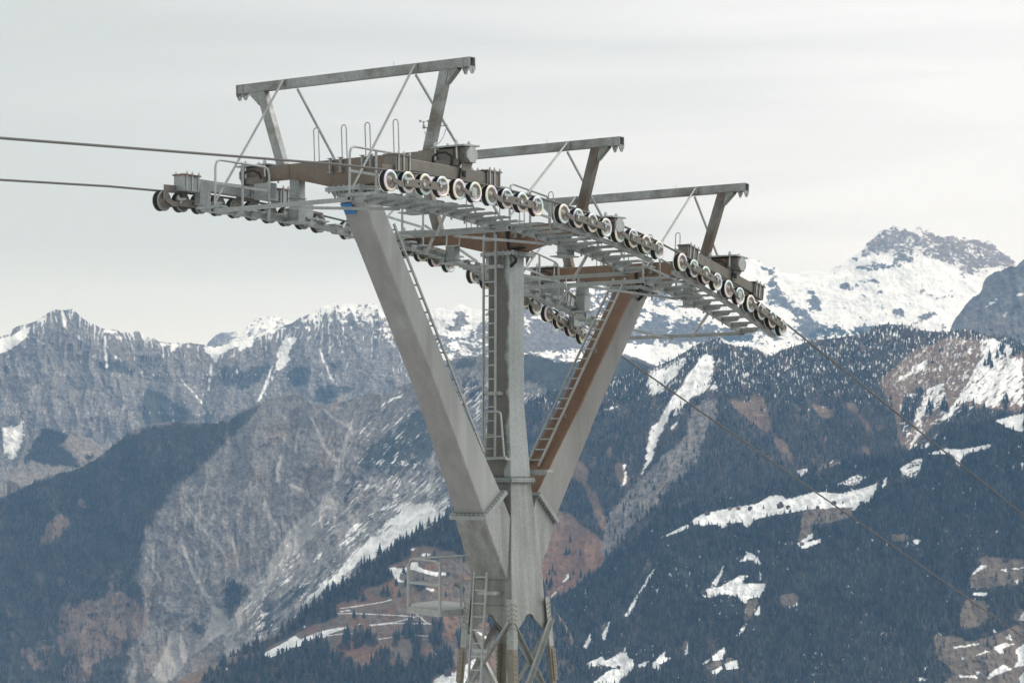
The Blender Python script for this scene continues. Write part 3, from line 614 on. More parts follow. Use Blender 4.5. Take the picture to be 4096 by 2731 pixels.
    m = MB(); FB(m, k, min(s*1.98, s*2.72), max(s*1.98, s*2.72), -.26, .26, -1.632, -1.602); cp = t.part('saddle_plate', m, M['zinc'])
    m = MB(); oc = [(math.cos(math.pi/8 + i*math.pi/4)*.175, math.sin(math.pi/8 + i*math.pi/4)*.155) for i in range(8)]
    m.prism([FP(k, s*2.702, a, -1.785 + b_) for a, b_ in oc], (s*.03, 0, 0)); t.part('end_plate', m, M['zinc_light'])
    for vv in (2.04, 2.52):
        for ss in (-.20, .20):
            m = MB(); m.cyl(FP(k, s*vv, ss, -1.96), FP(k, s*vv, ss, -1.515), .020, 8); m.cyl(FP(k, s*vv, ss, -1.601), FP(k, s*vv, ss, -1.545), .034, 6); t.part('tie_bolt', m, M['bolt'], cp)
    m = MB(); FB(m, k, min(s*2.0, s*2.56), max(s*2.0, s*2.56), -.30, -.18, -1.99, -1.86); m.tube([FP(k, s*2.05, -.31, -1.9), FP(k, s*2.07, -.33, -1.80), FP(k, s*2.2, -.34, -1.735), FP(k, s*2.38, -.34, -1.74), FP(k, s*2.5, -.33, -1.82), FP(k, s*2.46, -.31, -2.0)], .018, 7); sb = t.part('sensor_bracket', m, M['taupe'])
    m = MB(); m.tube([FP(k, s*2.05, -.315, -1.9), FP(k, s*2.07, -.335, -1.80), FP(k, s*2.2, -.345, -1.732), FP(k, s*2.38, -.345, -1.737), FP(k, s*2.5, -.335, -1.82), FP(k, s*2.46, -.315, -2.0)], .021, 7); t.part('sensor_cable', m, M['cable'], sb)
    if s < 0 and n == 10:
        m = MB(); c_ = FP(k, -1.98, -.28, -2.15); m.box((c_.x, c_.y, c_.z), (.42, .18, .30)); m.box((c_.x + .08, c_.y - .095, c_.z - .02), (.16, .01, .16)); t.part('junction_box', m, M['zinc'])
    return t
for s in (1, -1):
    for k in (1, 2, 3): assembly(k, s)
# haul ropes
for s in (1, -1):
    pts = [(s*2.65, -60, 2.6), (s*2.65, -40, 3.62), (s*2.65, -26, 4.47)]
    pts = [(s*2.65, u, 5.33 + (u + 11.3)*.0625 - (0.00015*(u+11.3)**2)) for u in np.linspace(-70, -9.0, 24)]
    for k in (1, 2, 3):
        for i in range(TR[k][1]): u, w = arc_pts(k, i); pts.append((s*2.65, u, w + .186))
    uE, wE = pts[-1][1], pts[-1][2]
    pts += [(s*2.65, uE + d, wE - .322*d + .00002*d*d) for d in np.linspace(1, 260, 30)]
    m = MB(); m.tube(pts, .0215, 10)
    single('haul_rope', m, M['rope'], (s*2.65, 0, 5.2), 'steel rope over the wheels nearest the camera' if s > 0 else 'steel rope over the farther, left hand wheels', 'rope', 'haul ropes')

# ================================================================== walkways
def walkway(seg, s):
    ua, ub, rail, dw = seg
    k = {-7.35: 1, -2.26: 2, 2.78: 3}[ua]
    lab = {(1,1): 'grating walkway under the first crossbeam, on the camera side', (2,1): 'stepped grating walkway right of the central column top', (3,1): 'lowest stepped walkway, right of the rust brown arm',
           (1,-1): 'grating walkway beneath the far left sheave train', (2,-1): 'stepped walkway left of the central column top', (3,-1): 'stepped walkway between central column and rust brown arm'}[(k, s)]
    t = Thing('maintenance_walkway', (s*1.6, (ua+ub)/2, wst((ua+ub)/2)), lab, 'walkway', 'walkways along the sheave trains')
    us = [u for u in np.linspace(ua, ub, 9)]
    m = MB()
    for a, b in zip(us, us[1:]):
        m.bar((s*1.6, a, wst(a) - .02), (s*1.6, b - .0015, wst(b) - .02), .075, .085)
    t.part('stringer', m, M['zinc'])
    m = MB(); m.box((s*1.6, ua - .001, wst(ua) - .02), (.048, .004, .055)); t.part('tube_mouth', m, M['dark'])
    n = int(round((ub - ua)/.40)); ends = (s*1.50, s*2.26) if s > 0 else (s*1.46, s*2.02)
    for i in range(n):
        u = ua + .16 + (ub - ua - .2)*i/(n-1); w = wst(u) + .055; v0, v1 = min(ends), max(ends)
        m = MB(); m.box(((v0+v1)/2, u, w), (v1-v0, .23, .03)); m.box(((v0+v1)/2, u - .121, w - .012), (v1-v0, .01, .055)); tr = t.part('tread', m, M['zinc_light' if i % 3 else 'zinc'])
        m = MB(); m.prism([(s*1.64, u-.1, w-.02), (s*1.98, u-.1, w-.02), (s*1.92, u-.1, w-.085), (s*1.64, u-.1, w-.11)], (0, .16, 0)); m.bar((s*1.55, u+.02, w-.02), (s*1.55, u+.02, w-.16), .03, .02); t.part('tread_bracket', m, M['zinc'], tr)
        if i % 2 == 0:
            m = MB(); m.box(((v0+v1)/2, u + .05, w + .0195), (v1-v0-.02, .012, .006)); t.part('grip_strip', m, M['grate'], tr)
    for (ra, rb, hh) in rail:
        m = MB(); wa, wb = wst(ra), wst(rb); r = .13
        pth = [(s*1.58, ra, wa), (s*1.58, ra, wa + hh - r), (s*1.58, ra + r*.3, wa + hh - r*.3), (s*1.58, ra + r, wa + hh - .03*(wa-wb))]
        pth += [(s*1.58, rb - r, wb + hh + .05*(wa-wb)), (s*1.58, rb - r*.3, wb + hh - r*.3), (s*1.58, rb, wb + hh - r), (s*1.58, rb, wb)]
        m.tube(pth, .022, 8); hr = t.part('handrail', m, M['zinc_light'])
        m = MB(); m.bar((s*1.58, ra, wa + hh*.52), (s*1.58, rb, wb + hh*.52), .03, .045); t.part('knee_rail', m, M['zinc_light'], hr)
        um = (ra + rb)/2; m = MB(); m.bar((s*1.58, um, (wa+wb)/2), (s*1.58, um, (wa+wb)/2 + hh), .03, .04); t.part('rail_post', m, M['zinc_light'], hr)
    if dw:
        a, b = dw; m = MB(); m.bar((s*1.58, a, wst(a) + .5), (s*1.58, b, wst(b) + .12), .035, .045); t.part('sloping_rail', m, M['zinc_light'])
    return t
for s in (1, -1):
    walkway((-7.35, -2.82, [(-7.3, -5.75, .93)], None), s)
    walkway((-2.26, 2.14, [(-2.22, -.77, .86)], (-.7, 1.2)), s)
    walkway((2.78, 7.2, [(2.84, 4.4, .9)] if s < 0 else [(2.84, 4.24, .62)], (4.24, 5.8)), s)

# ================================================================== wind gauge
wg = Thing('wind_gauge', (1.6,-4.34,6.81), 'small pale cup anemometer on a thin arm behind the right post', 'wind gauge')
m = MB(); m.tube([(1.60,-4.34,6.82),(1.04,-4.34,6.81)], .011, 6); m.tube([(1.05,-4.34,6.81),(1.05,-4.34,6.93)], .009, 6); wg.part('arm', m, M['zinc_light'])
m = MB(); m.lathe_x([(0,.001),(0,.028),(.05,.026),(.09,.016),(.1,.001)], 12)
m.v = [Vector((1.05 + v.y, -4.34 + v.z, 6.80 + v.x)) for v in m.v]; wg.part('sensor_body', m, M['zinc_light'])
m = MB()
for a in (0.3, 2.39, 4.49):
    c = Vector((1.05 + .085*math.cos(a), -4.34 + .085*math.sin(a), 6.935)); m.tube([(1.05,-4.34,6.935), c], .004, 5)
    m.tube([c + Vector((-.02*math.sin(a), .02*math.cos(a), 0))*q for q in (-1, -.4, .4)], .024, 8)
wg.part('cups', m, M['zinc_light'])
m = MB(); m.tube([(1.05 + .53*q, -4.34, 6.80 - .34*math.sin(math.pi*q)**.7) for q in np.linspace(0.02, .98, 12)], .005, 5); wg.part('signal_cable', m, M['cable'])
# ================================================================== terrain: noise, masks, layers
def _hash(ix, iy, seed):
    h = (ix.astype(np.int64)*374761393 + iy.astype(np.int64)*668265263 + seed*2246822519) & 0xFFFFFFFF
    h = ((h ^ (h >> 13))*1274126177) & 0xFFFFFFFF; return (h ^ (h >> 16)) & 0xFFFF
def perlin(x, y, seed=0):
    xi, yi = np.floor(x), np.floor(y); fx, fy = x - xi, y - yi
    u, v = fx*fx*fx*(fx*(fx*6-15)+10), fy*fy*fy*(fy*(fy*6-15)+10)
    def g(dx, dy):
        a = _hash(xi+dx, yi+dy, seed)*(2*np.pi/65536); return np.cos(a)*(fx-dx) + np.sin(a)*(fy-dy)
    n00, n10, n01, n11 = g(0,0), g(1,0), g(0,1), g(1,1)
    return ((n00 + u*(n10-n00)) + v*((n01 + u*(n11-n01)) - (n00 + u*(n10-n00))))*1.5
def fbm(x, y, o=4, seed=0, gain=.5):
    s = np.zeros_like(x); a = 1.0; t = 0
    for i in range(o): s += a*perlin(x*2**i, y*2**i, seed+i*17); t += a; a *= gain
    return s/t
def ridged(x, y, o=4, seed=0, gain=.5):
    s = np.zeros_like(x); a = 1.0; t = 0
    for i in range(o): s += a*(1-np.abs(perlin(x*2**i, y*2**i, seed+i*31))*1.6); t += a; a *= gain
    return s/t
def sst(a, b, x): t = np.clip((x-a)/(b-a), 0, 1); return t*t*(3-2*t)
# outlines are noted in the pixels of survey crops: name -> (x0, y0, scale); px = x0 + x/scale (4096 px wide frame)
KK = {'F':(0,0,.57422),'1':(0,1150,2.0909),'2':(0,1850,1.78),'3':(900,1350,2.0909),'4':(900,2000,2.138),'5':(2900,850,1.9666),'6':(2100,1350,1.651),'7':(2900,2100,1.9666),'8':(2100,2100,2.352),'9':(2350,1300,1.2062),'A':(3000,1150,1.4936),'P':(0,0,1),'B':(1500,900,1.92)}
def pts(k, s):
    x0, y0, sc = KK[k]; a = np.array([float(q) for q in s.replace(';', ' ').replace(',', ' ').split()]).reshape(-1, 2)
    return np.stack([x0 + a[:,0]/sc, y0 + a[:,1]/sc], 1)
def chain(*parts): return np.concatenate([pts(k, s) for k, s in parts])
GS, GX0, GY0, GW, GH = 4.0, -400.0, 700.0, 1240, 580        # mask grid: 4 px cells
def blur(a, r):
    for ax in (0, 1):
        for _ in range(2):
            c = np.cumsum(np.pad(a, [(r+1, r) if i == ax else (0, 0) for i in (0, 1)], mode='edge'), ax)
            a = (c[2*r+1:] - c[:-2*r-1])/(2*r+1) if ax == 0 else (c[:, 2*r+1:] - c[:, :-2*r-1])/(2*r+1)
    return a
def stroke(k, s, w0, w1, val=1.0):             # a tapering strip along a traced line, widths in px
    p = pts(k, s); d = np.gradient(p, axis=0); d /= np.linalg.norm(d, axis=1, keepdims=True) + 1e-9; nn = np.stack([-d[:,1], d[:,0]], 1); w = np.linspace(w0, w1, len(p))[:,None]/2
    return (None, np.concatenate([p + nn*w, (p - nn*w)[::-1]]), val)
def raster(polys, soft=2):
    g = np.zeros((GH, GW), np.float32)
    for item in polys:
        val = 1.0
        if len(item) == 3: k, s, val = item
        else: k, s = item
        p = s if k is None else pts(k, s); x = (p[:,0]-GX0)/GS; y = (p[:,1]-GY0)/GS
        i0, i1 = max(0, int(x.min())), min(GW, int(x.max())+2); j0, j1 = max(0, int(y.min())), min(GH, int(y.max())+2)
        if i1 <= i0 or j1 <= j0: continue
        X, Y = np.meshgrid(np.arange(i0, i1)+.5, np.arange(j0, j1)+.5); ins = np.zeros(X.shape, bool); n = len(x)
        for a in range(n):
            b = (a+1) % n
            if y[a] == y[b]: continue
            c = (y[a] > Y) != (y[b] > Y); ins ^= c & (X < (x[b]-x[a])*(Y-y[a])/(y[b]-y[a]) + x[a])
        sub = g[j0:j1, i0:i1]; sub[ins] = np.maximum(sub[ins], val)
    return blur(g, soft) if soft else g
def look(g, px, py):
    x = np.clip((px-GX0)/GS-.5, 0, GW-1.01); y = np.clip((py-GY0)/GS-.5, 0, GH-1.01); i, j = x.astype(int), y.astype(int); fx, fy = x-i, y-j
    return g[j,i]*(1-fx)*(1-fy) + g[j,i+1]*fx*(1-fy) + g[j+1,i]*(1-fx)*fy + g[j+1,i+1]*fx*fy
def opened(g, px, py, h):                    # how far a tree of h px rooted here would stand before an opening
    return np.max([look(g, px, py - k*h) for k in (0., .2, .4)], 0)
CP, SP_ = math.cos(PITCH), math.sin(PITCH)
def ray(px, py):
    X = (px-2048)/F_PX; Z = -(py-1365.5)/F_PX; dy = CP - Z*SP_; dz = SP_ + Z*CP; return X/dy, dz/dy      # per metre of forward distance
GROUND = -1050.0
def terrain_mat(name, fine=.02, amp=.2):
    m, t, b = new_mat(name); n = t.nodes.new; l = t.links.new
    at = n('ShaderNodeAttribute'); at.attribute_name = 'ground_cover'
    tcn = n('ShaderNodeTexCoord'); nz = n('ShaderNodeTexNoise'); nz.inputs['Scale'].default_value = fine; nz.inputs['Detail'].default_value = 5; nz.inputs['Roughness'].default_value = .65; l(tcn.outputs['Object'], nz.inputs['Vector'])
    mr = n('ShaderNodeMapRange'); mr.inputs[1].default_value = .3; mr.inputs[2].default_value = .7; mr.inputs[3].default_value = 1-amp; mr.inputs[4].default_value = 1+amp; l(nz.outputs[0], mr.inputs[0])
    mx = n('ShaderNodeMix'); mx.data_type = 'RGBA'; mx.blend_type = 'MULTIPLY'; mx.inputs['Factor'].default_value = 1; l(at.outputs['Color'], mx.inputs['A']); l(mr.outputs[0], mx.inputs['B'])
    l(mx.outputs['Result'], b.inputs['Base Color']); b.inputs['Roughness'].default_value = .95; b.inputs['Specular IOR Level'].default_value = .05; return m
LAYERS = {}
class Layer:
    def __init__(s, name, ridge, foot, dr, df, dx=4.0, dyp=4.0, seed=0, jag=4.0, relief=60, rfreq=1/90., shear=0.0, fine=6, prof=1.0, iso=0.0, ys=.45):
        """ridge / foot: outlines (n,2); dr, df: forward distance at ridge and foot, number or [(px, d)...]"""
        s.name = name; r = ridge[np.argsort(ridge[:,0], kind='stable')] if True else ridge
        x0, x1 = ridge[:,0].min(), ridge[:,0].max(); s.px = np.arange(x0, x1+.1, dx)
        ry = np.interp(s.px, r[:,0], r[:,1]); f = foot[np.argsort(foot[:,0])]; fy = np.interp(s.px, f[:,0], f[:,1])
        z0 = np.zeros_like(s.px)
        ry = ry + jag*fbm(s.px/38., z0+seed*3.1, 5, seed, .62) + jag*.8*(ridged(s.px/17., z0+seed, 3, seed+5)-.5)*-1
        fy = np.maximum(fy, ry+8); nt = int(max(20, (fy-ry).max()/dyp)); s.t = np.linspace(0, 1, nt)
        s.ry, s.fy = ry, fy
        PX = np.repeat(s.px[None,:], nt, 0); PY = ry[None,:] + (fy-ry)[None,:]*s.t[:,None]
        g = lambda d: np.interp(s.px, [q[0] for q in d], [q[1] for q in d]) if isinstance(d, list) else np.full_like(s.px, d)
        DR, DF = g(dr), g(df); kk = 2*int(150/dx)+1; rys = np.convolve(np.convolve(np.pad(ry, kk-1, mode='edge'), np.ones(kk)/kk, 'valid'), np.ones(kk)/kk, 'valid')
        ts = np.clip((PY - rys[None,:])/(fy - rys)[None,:], -.3, 1); Y = DR[None,:] + (DF-DR)[None,:]*np.sign(ts)*np.abs(ts)**prof
        w = PX + (shear(PX) if callable(shear) else shear)*(PY-1700); warp = fbm(PX/240., PY/300., 3, seed+50)*60
        edge = np.clip(s.t*9, 0, 1)[:,None]
        gl = ridged((w+warp)*rfreq, PY*rfreq*ys, 5, seed+3, .5)-.55
        A_ = lambda q: np.interp(s.px, [k[0] for k in q], [k[1] for k in q])[None,:] if isinstance(q, list) else q
        relief, fine, iso = A_(relief), A_(fine), A_(iso)
        gl = gl*(1-iso) + iso*(fbm(PX*rfreq*.8, PY*rfreq*1.3, 5, seed+4, .55)*1.2)
        Y = Y - relief*gl*edge - fine*fbm(PX/22., PY/22., 5, seed+9, .6)*edge*2
        s.Y = Y; s.PX, s.PY = PX, PY; s.gl = gl; s.seed = seed; s.w = w; s.warp = warp
    def at(s, px, py):                  # forward distance of the surface at a survey pixel
        i = np.clip((px-s.px[0])/(s.px[1]-s.px[0]), 0, len(s.px)-1.001); i0 = i.astype(int); fi = i-i0
        ry = s.ry[i0]*(1-fi)+s.ry[i0+1]*fi; fy = s.fy[i0]*(1-fi)+s.fy[i0+1]*fi
        t = np.clip((py-ry)/(fy-ry), 0, 1)*(len(s.t)-1.001); j0 = t.astype(int); fj = t-j0
        return (s.Y[j0,i0]*(1-fi)+s.Y[j0,i0+1]*fi)*(1-fj) + (s.Y[j0+1,i0]*(1-fi)+s.Y[j0+1,i0+1]*fi)*fj
    def ridge_y(s, px): return np.interp(px, s.px, s.ry)
    def build(s, rgb, mat):
        ax, az = ray(s.PX, s.PY); P = np.stack([ax*s.Y, s.Y, az*s.Y], 2)
        top = P[0]; back = []
        for dy, dz in ((2600, None), (900, -420), (260, -90)):
            q = top.copy(); q[:,0] *= (q[:,1]+dy)/q[:,1]; q[:,1] += dy; q[:,2] = (GROUND-5 if dz is None else np.maximum(q[:,2]+dz, GROUND-5)); back.append(q)
        bot = P[-1].copy(); bot[:,0] *= (bot[:,1]-350)/bot[:,1]; bot[:,1] -= 350; bot[:,2] = np.minimum(GROUND-5, bot[:,2])
        V = np.concatenate([np.stack(back), P, bot[None]], 0); C = np.concatenate([rgb[:1]]*3 + [rgb, rgb[-1:]], 0)
        nr, nc = V.shape[:2]; idx = np.arange(nr*nc).reshape(nr, nc)
        q = np.stack([idx[:-1,:-1], idx[1:,:-1], idx[1:,1:], idx[:-1,1:]], 2).reshape(-1, 4)
        o = grid_mesh(s.name, V.reshape(-1, 3), q, C.reshape(-1, 3), mat); tag(o, kind='structure'); LAYERS[s.name] = s; return o
def grid_mesh(name, V, Q, C, mat, smooth=True):
    me = bpy.data.meshes.new(name); k = Q.shape[1]
    me.vertices.add(len(V)); me.vertices.foreach_set('co', V.astype(np.float32).ravel())
    me.loops.add(Q.size); me.loops.foreach_set('vertex_index', Q.astype(np.int32).ravel())
    me.polygons.add(len(Q)); me.polygons.foreach_set('loop_start', np.arange(0, Q.size, k, dtype=np.int32)); me.polygons.foreach_set('loop_total', np.full(len(Q), k, np.int32))
    if smooth: me.polygons.foreach_set('use_smooth', np.ones(len(Q), bool))
    me.update(calc_edges=True)
    if C is not None:
        ca = me.color_attributes.new('ground_cover', 'FLOAT_COLOR', 'POINT'); ca.data.foreach_set('color', np.concatenate([C, np.ones((len(C), 1))], 1).astype(np.float32).ravel())
    me.materials.append(mat); o = bpy.data.objects.new(name, me); COL.objects.link(o); return o
def lerp(a, b, f): return a + (np.asarray(b, float) - a)*f[..., None] if np.ndim(a) == 3 else np.asarray(a, float) + (np.asarray(b, float) - np.asarray(a, float))*f[..., None]
SNOW = np.array((.90,.91,.92)); ROCK = np.array((.205,.195,.185)); ROCKD = np.array((.11,.108,.105)); ROCKB = np.array((.24,.20,.165)); SCREE = np.array((.36,.345,.325))
SHRUB = np.array((.034,.040,.033)); GRASS = np.array((.20,.142,.098)); GRASSR = np.array((.235,.140,.086)); SOIL = np.array((.06,.055,.045)); GRASSG = np.array((.185,.150,.112))
def grain(Ly, a=.3): return (1 + a*perlin(Ly.PX/5.3, Ly.PY/5.3, Ly.seed+7) + a*.8*perlin(Ly.PX/11.7, Ly.PY/11.7, Ly.seed+8))[...,None]
def rocky(Ly, a=ROCK, b=ROCKD, c=ROCKB, f=1/60., st=.25):
    x, y, sd = Ly.w + Ly.warp, Ly.PY, Ly.seed
    n1 = fbm(x*f, y*f*st, 5, sd+60, .6); n2 = fbm(Ly.PX*f*2.2, Ly.PY*f*2.0, 4, sd+70, .6); n3 = fbm(Ly.PX/170., Ly.PY/170., 3, sd+80)
    col = lerp(a[None,None,:]*np.ones(n1.shape+(1,)), b, sst(-.15, .5, n1)*.75); col = lerp(col, c, sst(.05, .45, n3)*.5)
    return col*(1 + .38*n2[...,None])*grain(Ly, .42)
# ---- far peaks
TM_FAR = terrain_mat('far_rock_and_snow', .012, .22); TM_MID = terrain_mat('mountain_side', .03, .25); TM_NEAR = terrain_mat('near_mountain_side', .05, .25)
Ly = Layer('far_peaks', chain(('F','440,810;470,800;480,785;505,765;520,763;545,764;552,770;575,742;590,732;600,727;610,729;635,729;660,735;680,741;700,752;760,790')), pts('F','440,830;600,850;760,840'), 15500, 14800, seed=3, jag=7, relief=90, rfreq=1/60., shear=.6)
sn = sst(-.16, .10, fbm(Ly.w/22., Ly.PY/16., 5, 9, .65) + .25*sst(900, 960, Ly.PX) - .12)
Ly.build(lerp(rocky(Ly, f=1/40.), SNOW, sn*sst(870, 960, Ly.PX)*.9 + .12*sn), TM_FAR)

# ---- back range
BR = chain(('P','-420,1420;-200,1375'), ('1','0,415;50,402;90,390;110,345;140,328;170,320;230,305;285,288;320,270;360,250;400,215;440,195;490,185;520,195;560,185;600,180;650,215;700,265;760,300;800,315;830,335;880,348;980,355;1010,380;1080,375;1160,372;1190,385;1210,405;1290,430;1340,455;1450,468;1600,465;1700,480;1770,495;1850,480;1950,450;2050,440;2130,425;2200,400;2290,390'),
  ('F','640,752;665,745;690,730;712,722;735,708;755,700;770,697;785,702;800,697;830,700;855,697;868,703;880,720;892,728;920,732;950,733;968,720;985,712;1010,708;1035,712;1048,703;1060,699;1072,705;1090,711;1110,712;1150,705;1206,703;1240,690;1290,668;1332,655;1400,652;1480,650;1560,640;1640,616;1670,608'),
  ('5','110,390;200,372;265,375;285,400;310,430;400,440;440,475;540,485;600,470;690,462;810,458;900,420;1000,355;1050,320;1100,285;1115,240;1160,210;1210,150;1250,136;1290,130;1330,98;1390,120;1420,130;1440,155;1470,150;1490,138;1530,105;1545,102;1552,158;1570,150;1582,140;1630,130;1642,172;1720,190;1760,188;1830,183;1920,210;2000,216;2080,222;2130,260;2200,310;2260,365;2310,400;2352,420;2600,500;2900,480'))
Ly = Layer('back_range', BR, chain(('P','-420,2150;600,2150;1000,1900;1700,1700;2200,1600;2700,1560;3200,1560;4096,1560;4500,1560')), [(-400,9800),(2000,10500),(2600,12500),(4400,13500)], [(-400,8800),(2000,9500),(2600,11000),(4400,11800)], seed=11, jag=6, relief=[(-400,110),(1500,110),(2300,70),(4500,70)], rfreq=1/150., fine=[(-400,7),(2000,7),(2400,6),(4500,6)], iso=[(-400,.1),(1300,.1),(2300,.8),(4500,.8)], dx=2.8, dyp=2.8)
px, py = Ly.PX, Ly.PY; dep = py - Ly.ry[None,:]
col = rocky(Ly, np.array((.215,.205,.198)), np.array((.145,.142,.142)), np.array((.235,.205,.18)), 1/48., .5)
led = ridged(px/260. + Ly.warp*.002, py/13., 3, 77); col *= (1 - .16*sst(.45, .95, led))[...,None]
right = sst(1850, 2450, px)
# evergreen dwarf scrub on ledges of the left walls
scr = raster([('1','1190,1140;1200,850;1240,830;1400,920;1500,1060;1570,1140',1),('1','1690,1140;1700,1000;1750,1030;1830,1140',1),('1','1470,1060;1510,930;1640,1080;1660,1140;1500,1140',.9),('1','1850,1150;1860,1040;1930,1050;1950,1090'),('1','0,660;100,620;130,700;0,760',.8),('1','390,820;420,690;460,690;450,790',.75),('1','820,640;870,590;1000,590;1080,650;1200,700;1450,740;1350,790;1150,730;950,720;900,680;840,680',.85),('1','1600,640;1700,640;1680,700;1610,690',.8),('1','1800,740;1850,650;1990,650;2010,740;1950,830;1850,830',.85),('1','2030,680;2300,600;2300,760;2050,760',.7),
  ('3','80,290;250,230;330,330;150,470;60,400',.8),('3','520,260;680,220;760,260;700,390;560,430;480,330',.85),('3','700,560;760,400;950,380;1180,420;1000,490;820,560',.8),('3','800,180;1000,160;1000,260;860,300',.6),('5','560,1000;700,900;1000,880;1180,870;1100,980;800,1010',.75),('5','0,950;300,950;300,1060;0,1060',.8)], 4)
sm = sst(.42, .62, look(scr, px+Ly.warp*.3, py) + .38*fbm(px/30., py/26., 4, 91, .6)); col = lerp(col, SHRUB*1.1, sm*.8)
# snow
big = raster([('1','0,420;110,400;285,290;240,380;215,430;120,500;0,560'),('P','-420,1380;0,1350;0,1420;-420,1560'),('1','820,330;990,355;1000,385;880,390',.9),('1','870,395;890,395;884,600;905,690;895,690;876,580',1),('1','515,190;530,195;545,310;538,310',1),('1','560,185;600,190;650,240;640,248',.9),('1','120,640;150,560;165,520;165,570;135,650',.7),('1','690,450;710,410;700,470;680,480',.7),
  ('1','1210,400;1340,455;1480,465;1600,465;1480,500;1440,550;1410,545;1430,490;1340,490;1270,440',.9),('1','1600,465;1770,495;1850,480;1960,450;2060,445;1980,490;1900,530;1840,570;1810,650;1805,720;1785,700;1790,620;1770,560;1740,575;1700,510',1),('1','2000,560;2010,520;2060,440;2130,425;2125,500;2080,490;2020,520',1),('1','1990,700;2050,600;2040,690;2000,735',.7),
  ('3','500,0;610,0;560,70;530,150;555,180;480,270;430,270;410,350;330,440;280,520;270,500;360,370;430,230;450,90',1),('3','650,240;730,170;720,200;660,245',.8),('3','100,110;150,20;230,10;240,80;160,90;120,140',.9),('3','110,300;165,230;165,280;130,310',.7),('3','560,340;640,270;610,320;570,350',.5),('3','870,330;910,360;920,470;905,400',.6),('3','800,90;830,30;840,60;800,110;850,200;870,270;850,270',.5),
  ('1','0,1150;120,1140;250,1030;200,1150;235,1150;200,1330;120,1460;60,1450;0,1350',.62),('1','880,1320;960,1220;1090,1040;1010,1200;890,1340',.5),('1','1640,1060;1700,980;1690,1130;1660,1110',.7)], 2)
sgl = raster([stroke('1','878,400;880,520;890,620;900,690',9,6), stroke('1','660,390;665,480;670,560;680,640',7,5,.8), stroke('1','515,190;530,240;540,310;545,345',10,8), stroke('1','300,430;400,490;415,500',5,5,.8), stroke('1','1350,560;1440,680;1540,800;1600,860;1700,980',5,7,.7), stroke('1','1700,710;1690,900;1680,960',5,6,.6), stroke('1','1770,560;1765,700;1745,870',7,5,.9), stroke('1','1980,640;1985,780;1990,890',5,4,.7), stroke('1','2280,640;2250,740;2200,870;2160,960',7,9,.9), stroke('1','1020,760;1100,860;1160,980;1180,1040',5,6,.6), stroke('1','960,570;975,600',12,9,.8), stroke('3','790,80;820,190;860,270;880,330;910,370',8,8,.8), stroke('3','880,100;860,170',8,6,.7), stroke('3','1040,190;985,300',7,6,.6), stroke('3','1210,200;1225,290',6,5,.5), stroke('1','1620,800;1640,860',8,6,.6), stroke('3','1390,20;1420,90',9,7,.8)], 1)
ndg = fbm((px + .5*py)/26., (py - .2*px)/20., 5, 33, .62)
nst = ridged((Ly.w + Ly.warp)/30., py/150., 4, 36, .6)
top = np.clip(1 - dep/np.interp(px, [-400,1100,1300,1900,2300], [70,75,190,330,600]), 0, 1)
ps = look(big, px + 10*fbm(px/17., py/17., 3, 5), py + 10*fbm(px/17., py/17., 3, 6))
left_sn = sst(.24, .50, look(sgl, px + 4*fbm(px/14., py/14., 3, 7), py) + .22*fbm(px/12., py/20., 3, 8)) + sst(.50, .60, ps + .17*ndg) + sst(.30, .38, .40*top*sst(900, 1350, px) + .10*top + .46*ndg - .06 + .25*(nst-.6)*sst(1000,1300,px)) + .8*sst(.84, .92, nst + .20*top - .02 + .06*ndg)*sst(.0, .5, top + .35)
# right: the big snow mountain, rock where it is steep
rk = raster([('B','600,700;640,655;680,615;720,650;750,670;700,700;720,760;650,800;600,830;560,800;620,740',.8),('B','380,620;430,660;440,720;400,800;300,700',.75),('B','780,760;860,720;860,800;800,860;740,896;700,850',.7),('B','480,860;560,840;640,896;480,900',.7),('B','1150,640;1250,700;1200,800;1300,860;1150,896',.6),('5','1040,330;1100,285;1115,240;1210,150;1290,130;1330,100;1440,135;1530,105;1545,102;1640,140;1830,183;2080,222;2310,400;2250,425;2130,420;1900,470;1850,440;1760,430;1700,380;1600,345;1500,340;1380,300;1240,330;1150,330',.62),('5','1640,170;1760,188;1830,183;2000,216;2080,222;2310,400;2250,425;2130,420;1900,470;1830,440;1720,390;1700,300;1660,240',.74),('5','1120,300;1180,220;1300,170;1330,240;1260,300',.8),('5','980,440;1300,370;1480,335;1500,385;1220,470;1120,445;980,460',.8),('5','840,450;960,380;1080,310;1110,330;1000,400;900,450',.55),('5','240,380;300,400;440,475;450,500;400,470;420,590;330,640;330,560;350,500;280,430',.75),
  ('5','300,720;340,630;450,640;520,720;600,740;760,900;560,860;480,770;420,760',.8),('5','640,680;690,600;720,640;760,760;700,790;650,740',.85),('5','900,560;960,535;1010,590;900,595',.8),('5','1120,520;1200,520;1230,570;1120,555',.7),('5','1140,640;1200,600;1220,640',.8),('5','1160,720;1180,700;1260,720;1310,780;1300,810;1230,780',.8),('5','1310,780;1370,740;1440,800;1400,850;1330,830',.8),('5','1740,640;1780,610;1850,660;1760,670',.7),('5','670,520;780,490;740,550',.7),('5','500,900;700,850;900,900;1130,900;1250,860;1180,960;600,1000',.68),('5','1480,850;1600,790;1700,800;1560,860',.6),('5','1500,580;1680,600;1690,620;1520,600',.7),
  ('5','-1900,700;-900,500;-500,600;-300,560;-200,700;-500,800;-1200,860;-1900,900',.52),('5','-1900,860;-1000,860;-300,800;0,900;300,900;500,1000;-1900,1100',.66),('5','-450,460;-250,440;-200,520;-400,560',.8)], 3)
rp = look(rk, px + 14*fbm(px/21., py/21., 3, 15), py + 10*fbm(px/21., py/21., 3, 16))
